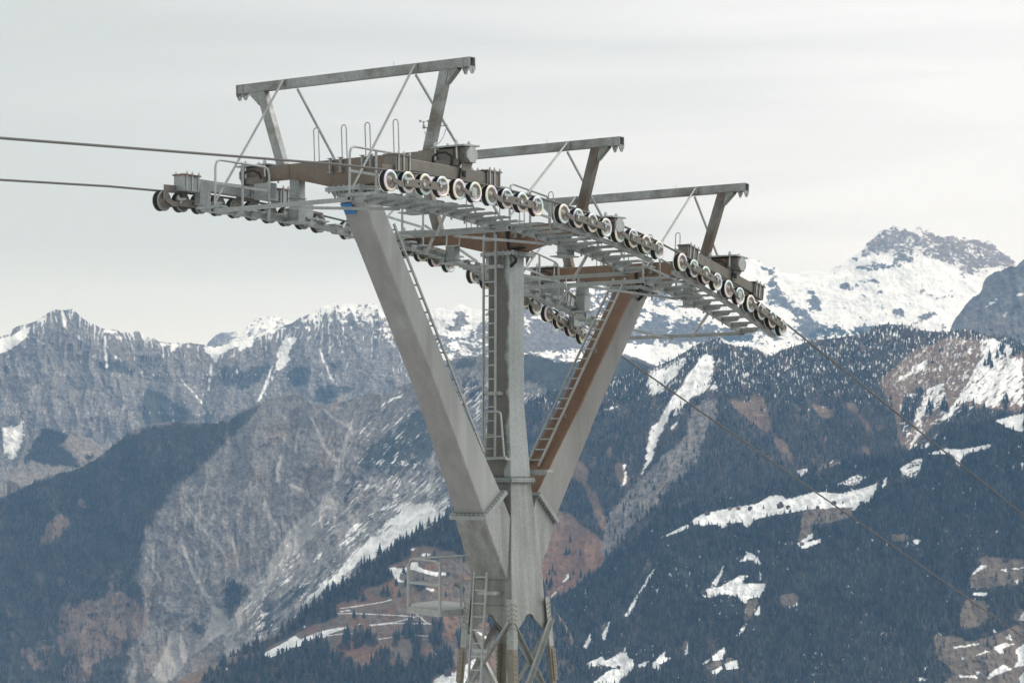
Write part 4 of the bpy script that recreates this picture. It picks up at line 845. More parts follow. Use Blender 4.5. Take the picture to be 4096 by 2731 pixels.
wq = 26*fbm(px/90., py/90., 3, 41); nrk = fbm((px+.2*py+wq)/52., (py*1.7-.35*px+wq)/52., 6, 43, .62); nrk2 = fbm(px/140., py/80., 4, 44, .55)
rockf = sst(.38, .45, rp*.62 + .60*nrk + .34*fbm(px/17., py/13., 4, 42, .65) + .25*nrk2 + .12 + .12*sst(1250, 1480, py) + .17*sst(40, 200, dep)*(1-sst(2250, 2450, px)))
massif = look(raster([('5','1040,330;1100,240;1330,90;1640,120;2080,200;2352,400;2250,440;1900,480;1700,390;1500,350;1240,340')], 3), px, py)
led2 = .6*fbm((px*.9+py*.3)/46., (py*.9-px*.3 + 1.6*wq)/13., 5, 39, .62) + .5*fbm(px/15., py/22., 4, 38, .6); rockf = rockf*(1 - .9*sst(.16, .30, led2 + .3*nrk)*massif)
rightsn = (1 - rockf)*(1 - massif*.15)
col = lerp(col, col.mean(2, keepdims=True)*np.array((1.2,1.0,.90))*1.55, massif)
col = col*(1 - .35*right)[...,None]
rsel = sst(1620, 1780, px); sn = np.clip(left_sn, 0, 1)*(1-rsel) + rightsn*rsel
Ly.build(lerp(col, SNOW, np.clip(sn, 0, 1)*.97), TM_FAR)

# ---- dark rocky ridge at the right edge, before the snow mountain
Ly = Layer('rocky_ridge', chain(('5','1700,1010;1770,930;1800,850;1850,790;1900,720;1960,660;2000,640;2025,600;2030,560;2050,520;2075,500;2110,480;2150,460;2200,445;2260,418;2290,430;2310,405;2352,370;2500,300;2900,200')), pts('5','1700,1060;2352,1120;2900,1150'), 9500, 8800, seed=21, jag=7, relief=60, rfreq=1/60., fine=8, iso=.4)
px, py = Ly.PX, Ly.PY
col = rocky(Ly, np.array((.165,.158,.155)), np.array((.085,.083,.083)), np.array((.17,.15,.135)), 1/40., .5)
g = raster([('5','2030,760;2110,690;2160,650;2140,690;2050,760',.9),('5','2290,650;2352,620;2352,650;2300,670',.9),('5','2180,830;2210,770;2250,740;2210,830',.7),('5','2100,640;2150,620;2120,650',.7),('5','2290,575;2320,560;2315,580',.8)], 2)
sn = sst(.42, .56, look(g, px, py) + .5*fbm((px+.6*py)/24., (py-.5*px)/16., 5, 27, .65) + .13) 
Ly.build(lerp(lerp(col, SHRUB, sst(1290,1400,py)*sst(-.2,.3,fbm(px/30.,py/30.,4,29))*.7), SNOW, sn*.95), TM_FAR)

# ---- low wooded hump in front of the left wall
Ly = Layer('wooded_hump', chain(('1','60,1568;140,1500;160,1440;200,1340;250,1290;310,1250;350,1200;400,1175;440,1195;500,1215;640,1250;760,1260;820,1310;850,1380;900,1450;1000,1560')), pts('1','60,1600;500,1800;1000,1700'), 8300, 7600, seed=31, jag=6, relief=40)
px, py = Ly.PX, Ly.PY
HUMPF = sst(.40, .58, look(raster([('1','200,1360;310,1250;350,1195;400,1170;500,1210;620,1240;560,1290;300,1300',1),('1','140,1500;280,1330;460,1310;620,1400;640,1480;420,1500;280,1440',1),('1','740,1380;830,1360;800,1420;700,1480;640,1560;560,1568;660,1480',.9)], 4), px, py) + .35*fbm(px/28., py/24., 4, 35))
Ly.humpf = HUMPF
Ly.build(lerp(rocky(Ly, np.array((.21,.19,.17)), np.array((.14,.13,.125)), GRASSG, 1/30., .5), SHRUB, HUMPF*.9), TM_MID); HUMP = Ly

# ---- the grey mountain of gullies (left half)
RG = chain(('P','-420,2120;-200,2060'), ('F','0,1143;30,1130;60,1115;90,1103;120,1090;150,1085;180,1075;210,1060;240,1040;270,1015;300,990;330,980;360,972;390,969;420,970;460,971;500,972;515,963;530,955;545,948;560,940;580,932;600,925;620,917;640,912;665,908;690,907;700,915;715,928;730,930;750,930;775,926;800,920;815,913;830,908;850,903;880,908;900,900;912,892;925,885;950,880;965,873;975,866;990,860;1010,845;1043,825;1066,819;1090,818;1107,820;1160,818'),
   ('6','0,112;40,108;80,112;130,132;200,162;260,165;330,160;400,152;500,140;590,128;640,112;700,122;750,140;800,160;870,188;960,240'))
Ly = Layer('gully_mountain', RG, chain(('P','-420,2950;800,2950;1500,2850;2000,2500;2300,2400;2500,2200;2700,1700')), 7000, [(-400,5900),(1500,5800),(2700,6300)], seed=41, jag=9, relief=95, rfreq=1/210., shear=lambda x: .12+.6*sst(900,1900,x), fine=4, dx=2.8, dyp=2.8)
px, py = Ly.PX, Ly.PY; dep = py - Ly.ry[None,:]
col = rocky(Ly, np.array((.20,.188,.178)), np.array((.10,.097,.093)), np.array((.25,.20,.165)), 1/40., .75)
# light gully lines
rl = ridged((Ly.w+Ly.warp*1.6)/150., py/300., 3, 46, .5) + .10*fbm(px/18., py/18., 3, 45); col = lerp(col, SCREE, sst(.86, .98, rl)*.75*sst(20, 90, dep)*sst(-.3,.3,fbm(px/120.,py/120.,3,44)))
# scree fans
fan = raster([('2','1210,1180;1290,1200;1310,1280;1340,1370;1290,1470;1200,1568;1040,1568;1130,1420;1190,1310;1200,1230',1),('2','1490,990;1540,1020;1600,1060;1620,1150;1560,1230;1450,1320;1340,1380;1400,1290;1490,1170;1510,1060',1),('2','900,1568;960,1400;1000,1400;980,1500;940,1568',.8),
  ('3','930,1030;985,1040;1000,1100;960,1200;900,1290;850,1400;760,1568;600,1568;760,1440;860,1300;930,1150',1),('4','560,240;700,120;850,0;1000,0;800,260;640,420;520,540;380,740;260,900;120,1080;0,1230;0,1080;200,820;330,620',1),('4','0,1220;60,1180;150,1300;80,1345;0,1345',1),('2','1690,740;1710,780;1760,910;1740,930;1690,830',.8),('2','1470,0;1480,200;1440,270;1460,180',.7),('3','1170,790;1280,820;1200,850;1110,780',.7)], 3)
fm = sst(.36, .60, look(fan, px + 14*fbm(px/40., py/40., 3, 48), py) + .22*fbm(px/16., py/30., 4, 47)); col = lerp(col, SCREE*(1+.1*fbm((px+py)/14., (py-px)/60., 3, 49))[...,None], fm*.92)
scz = look(raster([('4','700,120;850,0;1000,-60;1300,-260;1500,-420;1640,-500;1940,-60;1930,110;1300,480;900,770;700,920;560,1060;330,1200;150,1290;0,1330;0,1080;200,820;330,620;560,240',1)], 6), px, py)
scm = sst(.42, .62, scz*.5 + .42*fbm((px*.70+py*.72)/20., (px*.72-py*.70)/150., 5, 150, .6) + .2*fbm(px/60., py/60., 3, 151)); col = lerp(col, SCREE, scm*.8)
gln = raster([stroke('3','700,640;760,740;840,930;935,1040',6,16), stroke('3','1060,690;1050,760;1010,880;965,1040',8,20), stroke('3','820,590;900,670;1000,720;1060,760',6,12), stroke('3','420,760;560,930',4,8), stroke('3','1100,770;1200,800;1290,830',8,6), stroke('2','1470,0;1480,120;1450,240',10,8), stroke('2','1280,240;1340,320;1420,430;1500,540;1600,650',6,10), stroke('2','1270,470;1310,620;1380,800;1440,900;1500,1000',6,20), stroke('2','1420,250;1430,400',9,9), stroke('2','1490,280;1520,350;1500,520',8,6), stroke('2','1580,380;1600,480;1590,620',7,6), stroke('2','1040,660;1080,730;1150,850',7,12), stroke('2','1870,220;1910,340;1958,450',6,12), stroke('2','1650,400;1660,560;1690,700;1700,780',6,12), stroke('2','1310,600;1330,690',16,16), stroke('2','1400,620;1420,690;1440,720',9,7), stroke('2','1090,560;1100,700',14,8), stroke('3','1690,870;1730,950;1740,1080;1720,1220;1620,1320;1500,1440',8,26), stroke('3','1980,360;2040,440;1960,560;1940,640',8,10), stroke('3','1330,1160;1270,1250;1240,1400',7,9), stroke('3','470,980;440,1100;440,1220',8,12), stroke('3','520,1220;640,1270;760,1400',8,16), stroke('3','320,1370;360,1450;410,1560',8,10), stroke('4','330,60;400,180;420,290',8,8), stroke('2','690,730;760,580;770,560',5,5,.6)], 1)
glm = sst(.22, .62, look(gln, px + 5*fbm(px/20., py/20., 3, 145), py + 4*fbm(px/16., py/16., 3, 146)) + .25*fbm(px/12., py/26., 3, 147)); col = lerp(col, SCREE*1.05, glm*.8)
# dark scrub
dk2 = raster([('2','1640,960;1690,850;1730,920;1720,1000;1640,1090;1620,1030',1),('3','1000,1040;1080,1040;1000,1120;980,1100',.8),('3','1200,900;1480,690;1600,560;1690,640;1760,900;1700,1040;1500,1200;1300,1180;1250,1070;1000,1380;950,1380;1010,1230;1150,1080;1080,1060',.72),('4','900,260;1010,260;960,380;860,470;720,640;500,790;420,910;240,1000;150,1130;330,1100;560,910;720,750;900,590;820,540;850,400',.9),('4','500,310;560,300;570,400;520,430',.9),('4','260,760;330,620;450,470;430,560;320,740',.8),('4','0,680;100,690;160,800;80,980;30,1020;0,900',.9),('4','1000,0;1230,0;1180,90;1050,190;1060,80',.7),('4','1450,150;1480,30;1640,0;1600,60;1500,140',.75),('4','120,1160;420,960;560,980;520,1040;330,1180;180,1230',.6),('3','1890,190;2150,165;2160,210;1980,270;1900,260',.9),('3','1890,300;2150,300;2150,560;2080,680;1960,420',.55),('3','0,700;120,630;290,560;300,620;140,740;60,830;0,870',.95),('3','600,480;690,490;740,580;860,560;1100,450;1200,470;1060,560;900,600;760,640;690,570',.55),('3','1230,420;1380,340;1520,330;1500,370;1350,420',.6),
   ('6','-60,110;60,105;200,160;420,150;640,112;760,150;900,210;700,260;560,330;380,400;200,380;60,300;-60,260',.95),('2','1320,1120;1480,1130;1480,1220;1380,1240',.8),('2','1590,380;1640,400;1620,500;1590,480',.7),('2','1100,480;1240,450;1260,520;1120,560',.5)], 4)
spk = fbm(px/11., py/11., 3, 51, .7)
shr = (1 - .75*scm)*sst(.46, .60, look(dk2, px + Ly.warp*.3, py)*1.0 + .40*fbm(px/34., py/30., 4, 52, .6) + .22*spk); col = lerp(col, SHRUB*1.25, shr*.85)
col = lerp(col, SHRUB*1.3, sst(.30, .44, spk + .12*fbm(px/90., py/90., 3, 53))*.6)
# brown grass among the lower trees
gr = raster([('2','290,480;420,350;520,420;400,560;290,610',.9),('2','530,230;690,290;600,350;520,300',.7),('2','760,720;800,720;830,930;760,950',.75),('2','660,1000;770,1040;760,1130;690,1110',.9),('2','400,1000;900,900;1060,1050;1040,1230;900,1300;860,1400;600,1440;440,1400;380,1200',.62),('2','980,1030;1010,1030;1040,1220;1000,1200',.9),('2','430,1450;600,1400;680,1400;650,1568;440,1568',.85),('2','150,1290;420,1240;380,1500;100,1500',.55),('2','1310,1230;1370,1240;1340,1320',.9),('3','880,640;940,640;1000,700;900,680',.5),('3','1090,1300;1130,1350;1050,1420;1000,1500;1000,1400',.8),('P','2100,2150;2450,2150;2450,2500;2050,2600',.9),('6','-50,300;150,260;260,360;60,420',.3)], 4)
gm = sst(.42, .6, look(gr, px, py) + .34*fbm(px/24., py/34., 4, 54)); col = lerp(col, GRASSR*(1+.25*fbm(px/15., py/15., 3, 55))[...,None], gm*.5)
# snow: thin streaks lying in the slanting furrows, a bright band above the wood
band = raster([('4','1945,0;1935,100;1760,210;1600,310;1400,430;1300,490;1190,560;1100,640;980,720;880,790;700,910;600,930;680,830;900,640;1050,480;1250,300;1420,140;1560,20;1700,0',1.0),('4','1230,300;1330,180;1500,60;1600,0;1250,0;1160,120;1030,250;960,400;880,520;980,480',.62),('3','1240,1070;1250,1090;1080,1260;960,1380;950,1360;1110,1200',1),('3','1560,1568;1880,1300;1890,1568',1),('3','1100,1568;1380,1280;1480,1290;1560,1290;1400,1450;1270,1568',.62),('3','1350,500;1530,380;1560,470;1420,560;1250,700;1100,770;1230,640',.55),('3','1560,800;1650,760;1560,870',.8),('3','1300,980;1430,840;1340,970',.8),('4','60,1180;250,870;480,560;700,300;800,120;840,180;640,480;420,720;200,1000;80,1200',.50),('4','420,700;640,590;560,700',.7),('4','560,960;800,830;720,930;520,1080;480,1060',.62),('3','1960,270;2120,220;2050,290;1960,290',.9),('3','2030,680;2140,520;2160,480;2160,600;2060,720',.6),('4','0,1345;330,1100;120,1230;-40,1300',.45),('3','1490,1110;1660,1040;1600,1110',.6),('P','1840,2090;1990,2000;1990,2150;1850,2160',.8)], 3)
a_, b_ = (px*.70 + py*.72), (px*.72 - py*.70)                     # across / along the furrows
aw = a_ + 26*fbm(px/85., py/85., 4, 160); fur = fbm(aw/10.5, b_/85., 5, 57, .66); fur2 = fbm(a_/22., b_/60., 4, 58, .6)
bd = look(band, px + 8*fbm(px/23., py/23., 3, 59), py)
sn = sst(.44, .53, bd*.70 + .54*fur + .22*fur2 + .22*fbm(px/130., py/130., 3, 68) - .02) 
sn = np.maximum(sn, .9*sst(.50, .58, .30*fbm(px/110., py/110., 3, 69) + .58*fbm(a_/9. + .3*fur2, b_/75., 5, 61, .65) + .36*sst(1250, 1500, px)*sst(40, 120, dep)*sst(2700, 2000, px) + .06*bd))
fl = raster([('F','0,1143;240,1040;300,990;420,970;500,972;560,940;600,925;560,960;545,985;500,1030;470,1060;440,1090;400,1120;370,1160;330,1230;320,1270;310,1330;330,1400;300,1480;280,1600;-300,1600;-300,1160',1)], 9)
FLm = look(fl, px, py) + .42*fbm(px/52., py/60., 5, 62, .6)*(look(fl, px, py) < .97)
sn = np.maximum(sn, .95*sst(.22, .29, fur*.85 + .34*fur2 + .34*fbm(px/100., py/100., 4, 152) - .03)*sst(.45,.8,scz))
sn *= 1 - .9*sst(.3, .6, FLm)
sn = np.maximum(sn, .85*sst(.63, .70, fbm(a_/9., b_/40., 4, 63, .6)*.75 + .25)*sst(.4,.7,FLm)*sst(.40,.62, fbm(px/90.,py/90.,3,64)*.6+.42))
col = lerp(col, lerp(SHRUB[None,None]*np.ones(px.shape+(1,)), np.array((.13,.10,.08)), sst(.0, .5, fbm(px/30., py/44., 4, 65))*.6), sst(.35, .65, FLm)*.9*(1-gm*.75))  # dark floor under the wood: shade among the trees put into the colour
Ly.build(lerp(col, SNOW, np.clip(sn, 0, 1)*.97), TM_MID); GUL = Ly; Ly.forest = np.clip(sst(.4,.65,FLm)*(1-gm*.9)*(.95-.5*sst(.1,.5,fbm(px/60.,py/60.,4,66)))*(1 - .6*sst(2150,2600,py)), 0, 1); Ly.snowm = sn
Ly.forest = np.maximum(Ly.forest, .8*look(raster([('2','1640,960;1690,850;1730,920;1720,1000;1640,1090;1620,1030'),('2','290,1340;440,1400;590,1340;570,1568;300,1568',.9),('4','0,680;100,690;160,800;80,980;30,1020;0,900')],2),px,py))

# ---- the wooded mountain with snow chutes (right half)
RW = chain(('P','1980,1660'), ('6','-60,500;0,430;80,400;200,340;330,300;450,270;560,255;640,262;700,238;760,226;800,215;870,190;920,168;960,150;1000,128;1050,100;1100,68;1150,40;1200,22;1250,10;1290,16;1330,40;1400,56;1450,62;1520,66'),
   ('A','60,378;80,388;130,410;200,370;300,340;360,318;420,310;520,300;600,290;650,280;700,270;740,240;770,226;800,220;880,220;960,230;1000,250;1100,265;1200,265;1250,256;1290,250;1350,260;1380,285;1480,285;1560,305;1637,340;1800,400;2250,480'))
Ly = Layer('wooded_mountain', RW, chain(('P','1980,2700;2300,2500;2500,2300;2900,2100;3400,1980;4096,1750;4600,1650')), 6500, [(2000,5300),(3000,5700),(4600,5900)], seed=71, jag=4, relief=80, rfreq=1/210., shear=.3, fine=4, dx=2.8, dyp=2.8)
px, py = Ly.PX, Ly.PY; dep = py - Ly.ry[None,:]
n1 = fbm(px/40., py/60., 4, 72); a_, b_ = (px*.74 + py*.67), (px*.67 - py*.74)
base = lerp(np.ones(px.shape+(1,))*np.array((.075,.066,.055)), np.array((.15,.112,.085)), sst(.0, .45, n1)); base = base*(1 + .3*fbm(px/10., py/10., 3, 73))[...,None]  # forest floor tone, kept dark to carry the shade between the trees
brown = raster([('9','1440,240;1500,190;1560,130;1680,90;1780,60;1900,80;1880,150;1820,230;1760,270;1720,300;1600,300;1520,330;1520,400;1510,480;1530,600;1500,560;1480,400;1400,280',1),('9','1700,60;2106,120;2106,420;1990,410;1820,390;1700,450;1560,610;1520,580;1600,420',.9),('9','630,340;700,360;780,380;800,320;850,350;870,430;890,500;860,520;800,470;740,420',1),('9','1060,365;1110,385;1190,410;1180,450;1140,450;1090,410',1),('9','1180,320;1230,320;1220,370;1190,350',.9),('8','100,0;250,0;480,130;700,130;760,330;660,440;560,520;440,600;330,700;190,800;120,800;100,400',1),('9','880,520;960,560;980,620;1010,680;1000,700;960,640;910,590',.9),('9','1200,380;1290,360;1320,420;1380,500;1400,560;1350,530;1290,430',.7),('9','1140,510;1170,560;1150,600;1130,550',.8),('9','1340,560;1380,620;1340,640;1310,600',.8),('9','1210,580;1260,610;1290,640;1240,620',.8),
  ('9','600,640;640,620;660,560;640,540;620,600',.6),('9','615,780;640,775;640,840;620,850',.8),('9','740,820;810,800;780,830',.9),('9','270,680;240,740;330,560;420,340;440,330;320,560',.9),
  ('6','300,840;340,800;400,840;430,900;400,930;470,1040;500,1100;560,1300;500,1270;460,1150;420,1060;380,960;310,920',.95),('6','510,760;600,690;590,740;530,790',.9),('6','560,860;600,900;560,880;620,790;700,930;720,980;650,1000',.75),('6','510,960;560,1010;540,1050',.9),('6','560,1090;640,1040;600,1100',.5),('6','110,1150;230,1140;330,1180;360,1240;420,1260;520,1350;470,1500;440,1568;80,1568;60,1300',1.0),('6','1010,1290;1030,1290',.1)], 3)
bm = sst(.40, .56, look(brown, px + 8*fbm(px/22., py/22., 3, 74), py) + .20*fbm(px/18., py/22., 4, 75)); brc = lerp(GRASS[None,None]*np.ones(px.shape+(1,)), GRASSR, sst(2000, 2250, py)); col = lerp(base, brc*(1+.22*fbm(px/14., py/14., 3, 76))[...,None], bm)
slide = raster([('9','560,350;610,350;640,400;600,480;560,560;550,640;470,720;380,800;300,900;230,960;150,1060;100,1110;60,1130;80,1000;110,900;200,800;300,700;350,640;430,580;480,530;480,440;540,380',1)], 4)
slm = sst(.38, .6, look(slide, px + 16*fbm(px/30., py/30., 3, 77), py) + .16*fbm(px/20., py/30., 3, 78))
rkc = lerp(np.ones(px.shape+(1,))*np.array((.225,.205,.19)), np.array((.12,.115,.11)), sst(-.1, .5, fbm(a_/16., b_/50., 4, 79, .6))); col = lerp(col, rkc*(1+.3*fbm(px/9., py/9., 3, 80))[...,None], slm)
col = lerp(col, SHRUB*1.3, sst(.16, .30, fbm(px/13., py/13., 3, 81, .65))*slm*.8)
chute = raster([('9','560,140;590,140;605,150;600,220;560,260;520,300;450,360;400,430;380,480;350,540;325,600;315,650;280,700;240,748;275,660;285,590;300,500;330,470;370,410;410,340;440,310;460,270;520,190',1),('9','290,220;400,200;430,215;440,240;350,275;290,290',.72),('9','400,480;450,450;430,490;400,510',.9),('8','425,430;445,450;370,560;260,690;200,750;180,720;300,600;350,520',.85),('9','620,270;640,200;620,310',.6),('9','480,330;620,280;640,310;540,340;480,370',.8),
  ('9','1650,470;1720,430;1760,380;1800,330;1850,230;1900,150;1880,70;1960,60;2020,90;2060,110;2030,160;2106,150;2106,400;2000,360;1980,400;1930,400;1880,380;1840,370;1800,390;1750,450;1730,460',.82),('9','1560,200;1650,160;1640,190;1560,240',.75),('9','1490,250;1560,220;1650,190;1600,230;1500,270',.85),('9','1480,205;1540,170;1600,130;1590,150;1530,190',.7),('9','1560,260;1640,215;1740,180;1640,240',.75),('9','1640,300;1720,270;1730,330;1700,400;1650,420;1620,450;1620,520;1560,605;1545,590;1590,500;1560,480;1620,360',.8),('9','1590,610;1690,515;1700,540;1640,600',.8),('9','1520,480;1560,520;1540,590;1530,540',.7),('9','1540,330;1600,320;1570,370',.7),
  ('6','630,830;665,830;680,950;650,980;620,990;660,900',.9),('6','530,460;600,440;665,440;600,480;540,490;560,560;530,560',.7),('6','800,30;900,20',.1),('6','600,1080;700,960;690,990;610,1090',.6),('6','700,1280;760,1220;740,1250;690,1290',.7),('9','1100,640;1200,640',.1),('9','1010,700;1030,690;1075,690;1040,740;1020,740',.95),('9','1100,680;1200,640;1240,665;1110,710',.62),('9','470,40;870,0;940,90;880,130;860,110;900,60',.0),('9','1280,580;1290,600;1285,640;1275,620',.8),('9','1340,470;1370,455;1350,490',.6)], 1)
cd = look(chute, px + 7*fbm(px/18., py/18., 3, 82), py + 5*fbm(px/18., py/18., 3, 83))
sn = sst(.46, .54, cd*.80 + .62*fbm(a_/12., b_/42., 5, 84, .64) - .04)
vd = fbm(px/8.0, py/27., 4, 85, .6)                              # snow lying between the trees
zone = sst(1850, 1450, py)*.9 + .30*fbm(px/120., py/120., 3, 86)
sn = np.maximum(sn, .95*sst(.50, .60, .62*vd + .36*zone + .10)*(1-slm)*(1-.6*bm))
brz = look(raster([('9','1440,240;1500,190;1560,130;1680,90;1780,60;2106,100;2106,430;1900,420;1700,520;1600,615;1540,600;1510,480;1500,330')], 4), px, py)
sn = np.maximum(sn, .95*sst(.20, .28, fbm((a_ + 26*fbm(px/70., py/70., 4, 161))/12., b_/44., 5, 89, .66) + .30*fbm(px/80., py/80., 3, 90) - .12*(1-sst(1450,1560,px)))*sst(.4,.7,brz)*sst(2900,3300,px))
slc = look(raster([('6','960,430;1080,250;1250,90;1260,200;1230,330;1100,400;1000,540;960,600;980,480'),('6','800,290;830,220;900,200;1050,120;1100,110;980,300;880,380;820,420')], 4), px, py)
sn = np.maximum(sn, sst(.42, .54, slc*.72 + .5*fbm(a_/11., b_/34., 4, 88, .62)))
Ly.build(lerp(col, SNOW, np.clip(sn, 0, 1)*.97), TM_MID); WMT = Ly
hh = np.interp(py, [1300,1500,2000], [15,22,31]); opn = np.clip(sst(.25, .5, opened(chute, px, py, hh)) + sst(.3,.6,opened(brown, px, py, hh)) + slm*.9 + sst(.35,.6,slc)*.75, 0, 1)
Ly.forest = np.clip((1-opn)*(.92 - .50*sst(.05,.5,fbm(px/46., py/80., 4, 87))), 0.004, 1)

# ---- the near dark forest slope (right)
RN = chain(('P','2060,2600'), ('8','0,840;60,800;120,770;190,740;240,690;330,660;460,600;560,500;660,440;740,360;810,300;900,240;980,200'), ('9','260,1000;300,960;360,900;420,885;500,870;600,850;700,830;800,810;900,790;960,765;1020,740;1080,690;1150,670;1250,650;1320,645;1400,640;1460,625;1520,610;1590,600;1650,590;1680,560;1700,530;1750,500;1800,480;1880,468;1960,458;2030,440;2106,420;2300,360;2600,330'))
Ly = Layer('forest_slope', RN, pts('P','2060,2900;4600,2900'), 5300, 4400, seed=101, jag=3, relief=45, rfreq=1/210., fine=5, dx=3, dyp=3)
px, py = Ly.PX, Ly.PY; a_, b_ = (px*.30 + py*.95), (px*.95 - py*.30)
base = lerp(np.ones(px.shape+(1,))*np.array((.040,.041,.034)), np.array((.085,.068,.055)), sst(.05, .5, fbm(px/60., py/80., 4, 102)))  # dark forest floor; the dimness inside the wood is painted into it
br = raster([('9','1040,900;1160,880;1270,880;1280,920;1180,950;1080,960;1085,1010;1060,1035;1010,1050;1030,980',1),('9','870,830;940,815;960,845;900,860',.8),('9','1000,830;1100,800;1180,810;1060,830',.55),('9','1100,690;1200,645;1240,660;1110,705',.9),('9','1660,610;1730,595;1900,590;1800,610',.7),('9','1480,1010;1560,1010;1550,1040;1470,1040',.8),('9','600,1240;660,1150;650,1230;590,1270',.8),('9','780,1250;860,1235;850,1290;770,1280',.5),('9','770,1330;830,1310;800,1400;760,1440;755,1400',.9),('9','920,1300;1020,1290;1000,1340;940,1350',.9),('9','1460,780;1590,730;1600,690;1500,720',.5),
  ('8','700,950;790,890;760,980;710,1010',.9),('8','540,1110;610,1000;600,1080;550,1130',.9),('8','830,1200;960,1110;930,1200;760,1260',.6),('8','1450,1170;1550,1010;1530,1130;1470,1200',.9),('8','1690,1320;1850,1260;1860,1310;1720,1370',.95),('8','1880,1240;1990,1250;1960,1290;1880,1300',.9),('8','600,1484;780,1360;720,1400;660,1484',.6),('8','1050,1300;1180,1240;1150,1290',.7),('8','1190,1300;1310,1190;1250,1280',.6),('8','1090,440;1130,310;1190,250;1200,420;1110,480',.5),
  ('7','1630,860;1780,875;1830,870;1900,915;2000,900;2100,870;2352,760;2352,1260;1700,1260;1790,1180;1760,1100;1690,1060;1660,1040;1665,960',1),('7','1850,720;1860,640;1900,570;2060,600;2080,740;1980,800;1900,820;1850,800',.85),('7','1990,240;2060,250;2352,262;2352,440;2270,480;2200,470;2100,500;1930,490;1920,400;2010,340',.85),('7','2290,660;2352,640;2352,760;2250,740',.8),('7','1300,70;1440,80;1450,110;1310,110',.9),('7','1180,520;1210,520;1200,590',.5),('7','430,570;580,560;570,620;440,640',.9),('7','600,900;620,1050;605,1050',.5)], 2)
bm = sst(.38, .55, look(br, px + 5*fbm(px/17., py/17., 3, 103), py) + .34*fbm(px/15., py/15., 4, 104, .65)); col = lerp(base, GRASSG*(1+.22*fbm(px/22., py/12., 4, 105))[...,None], bm)
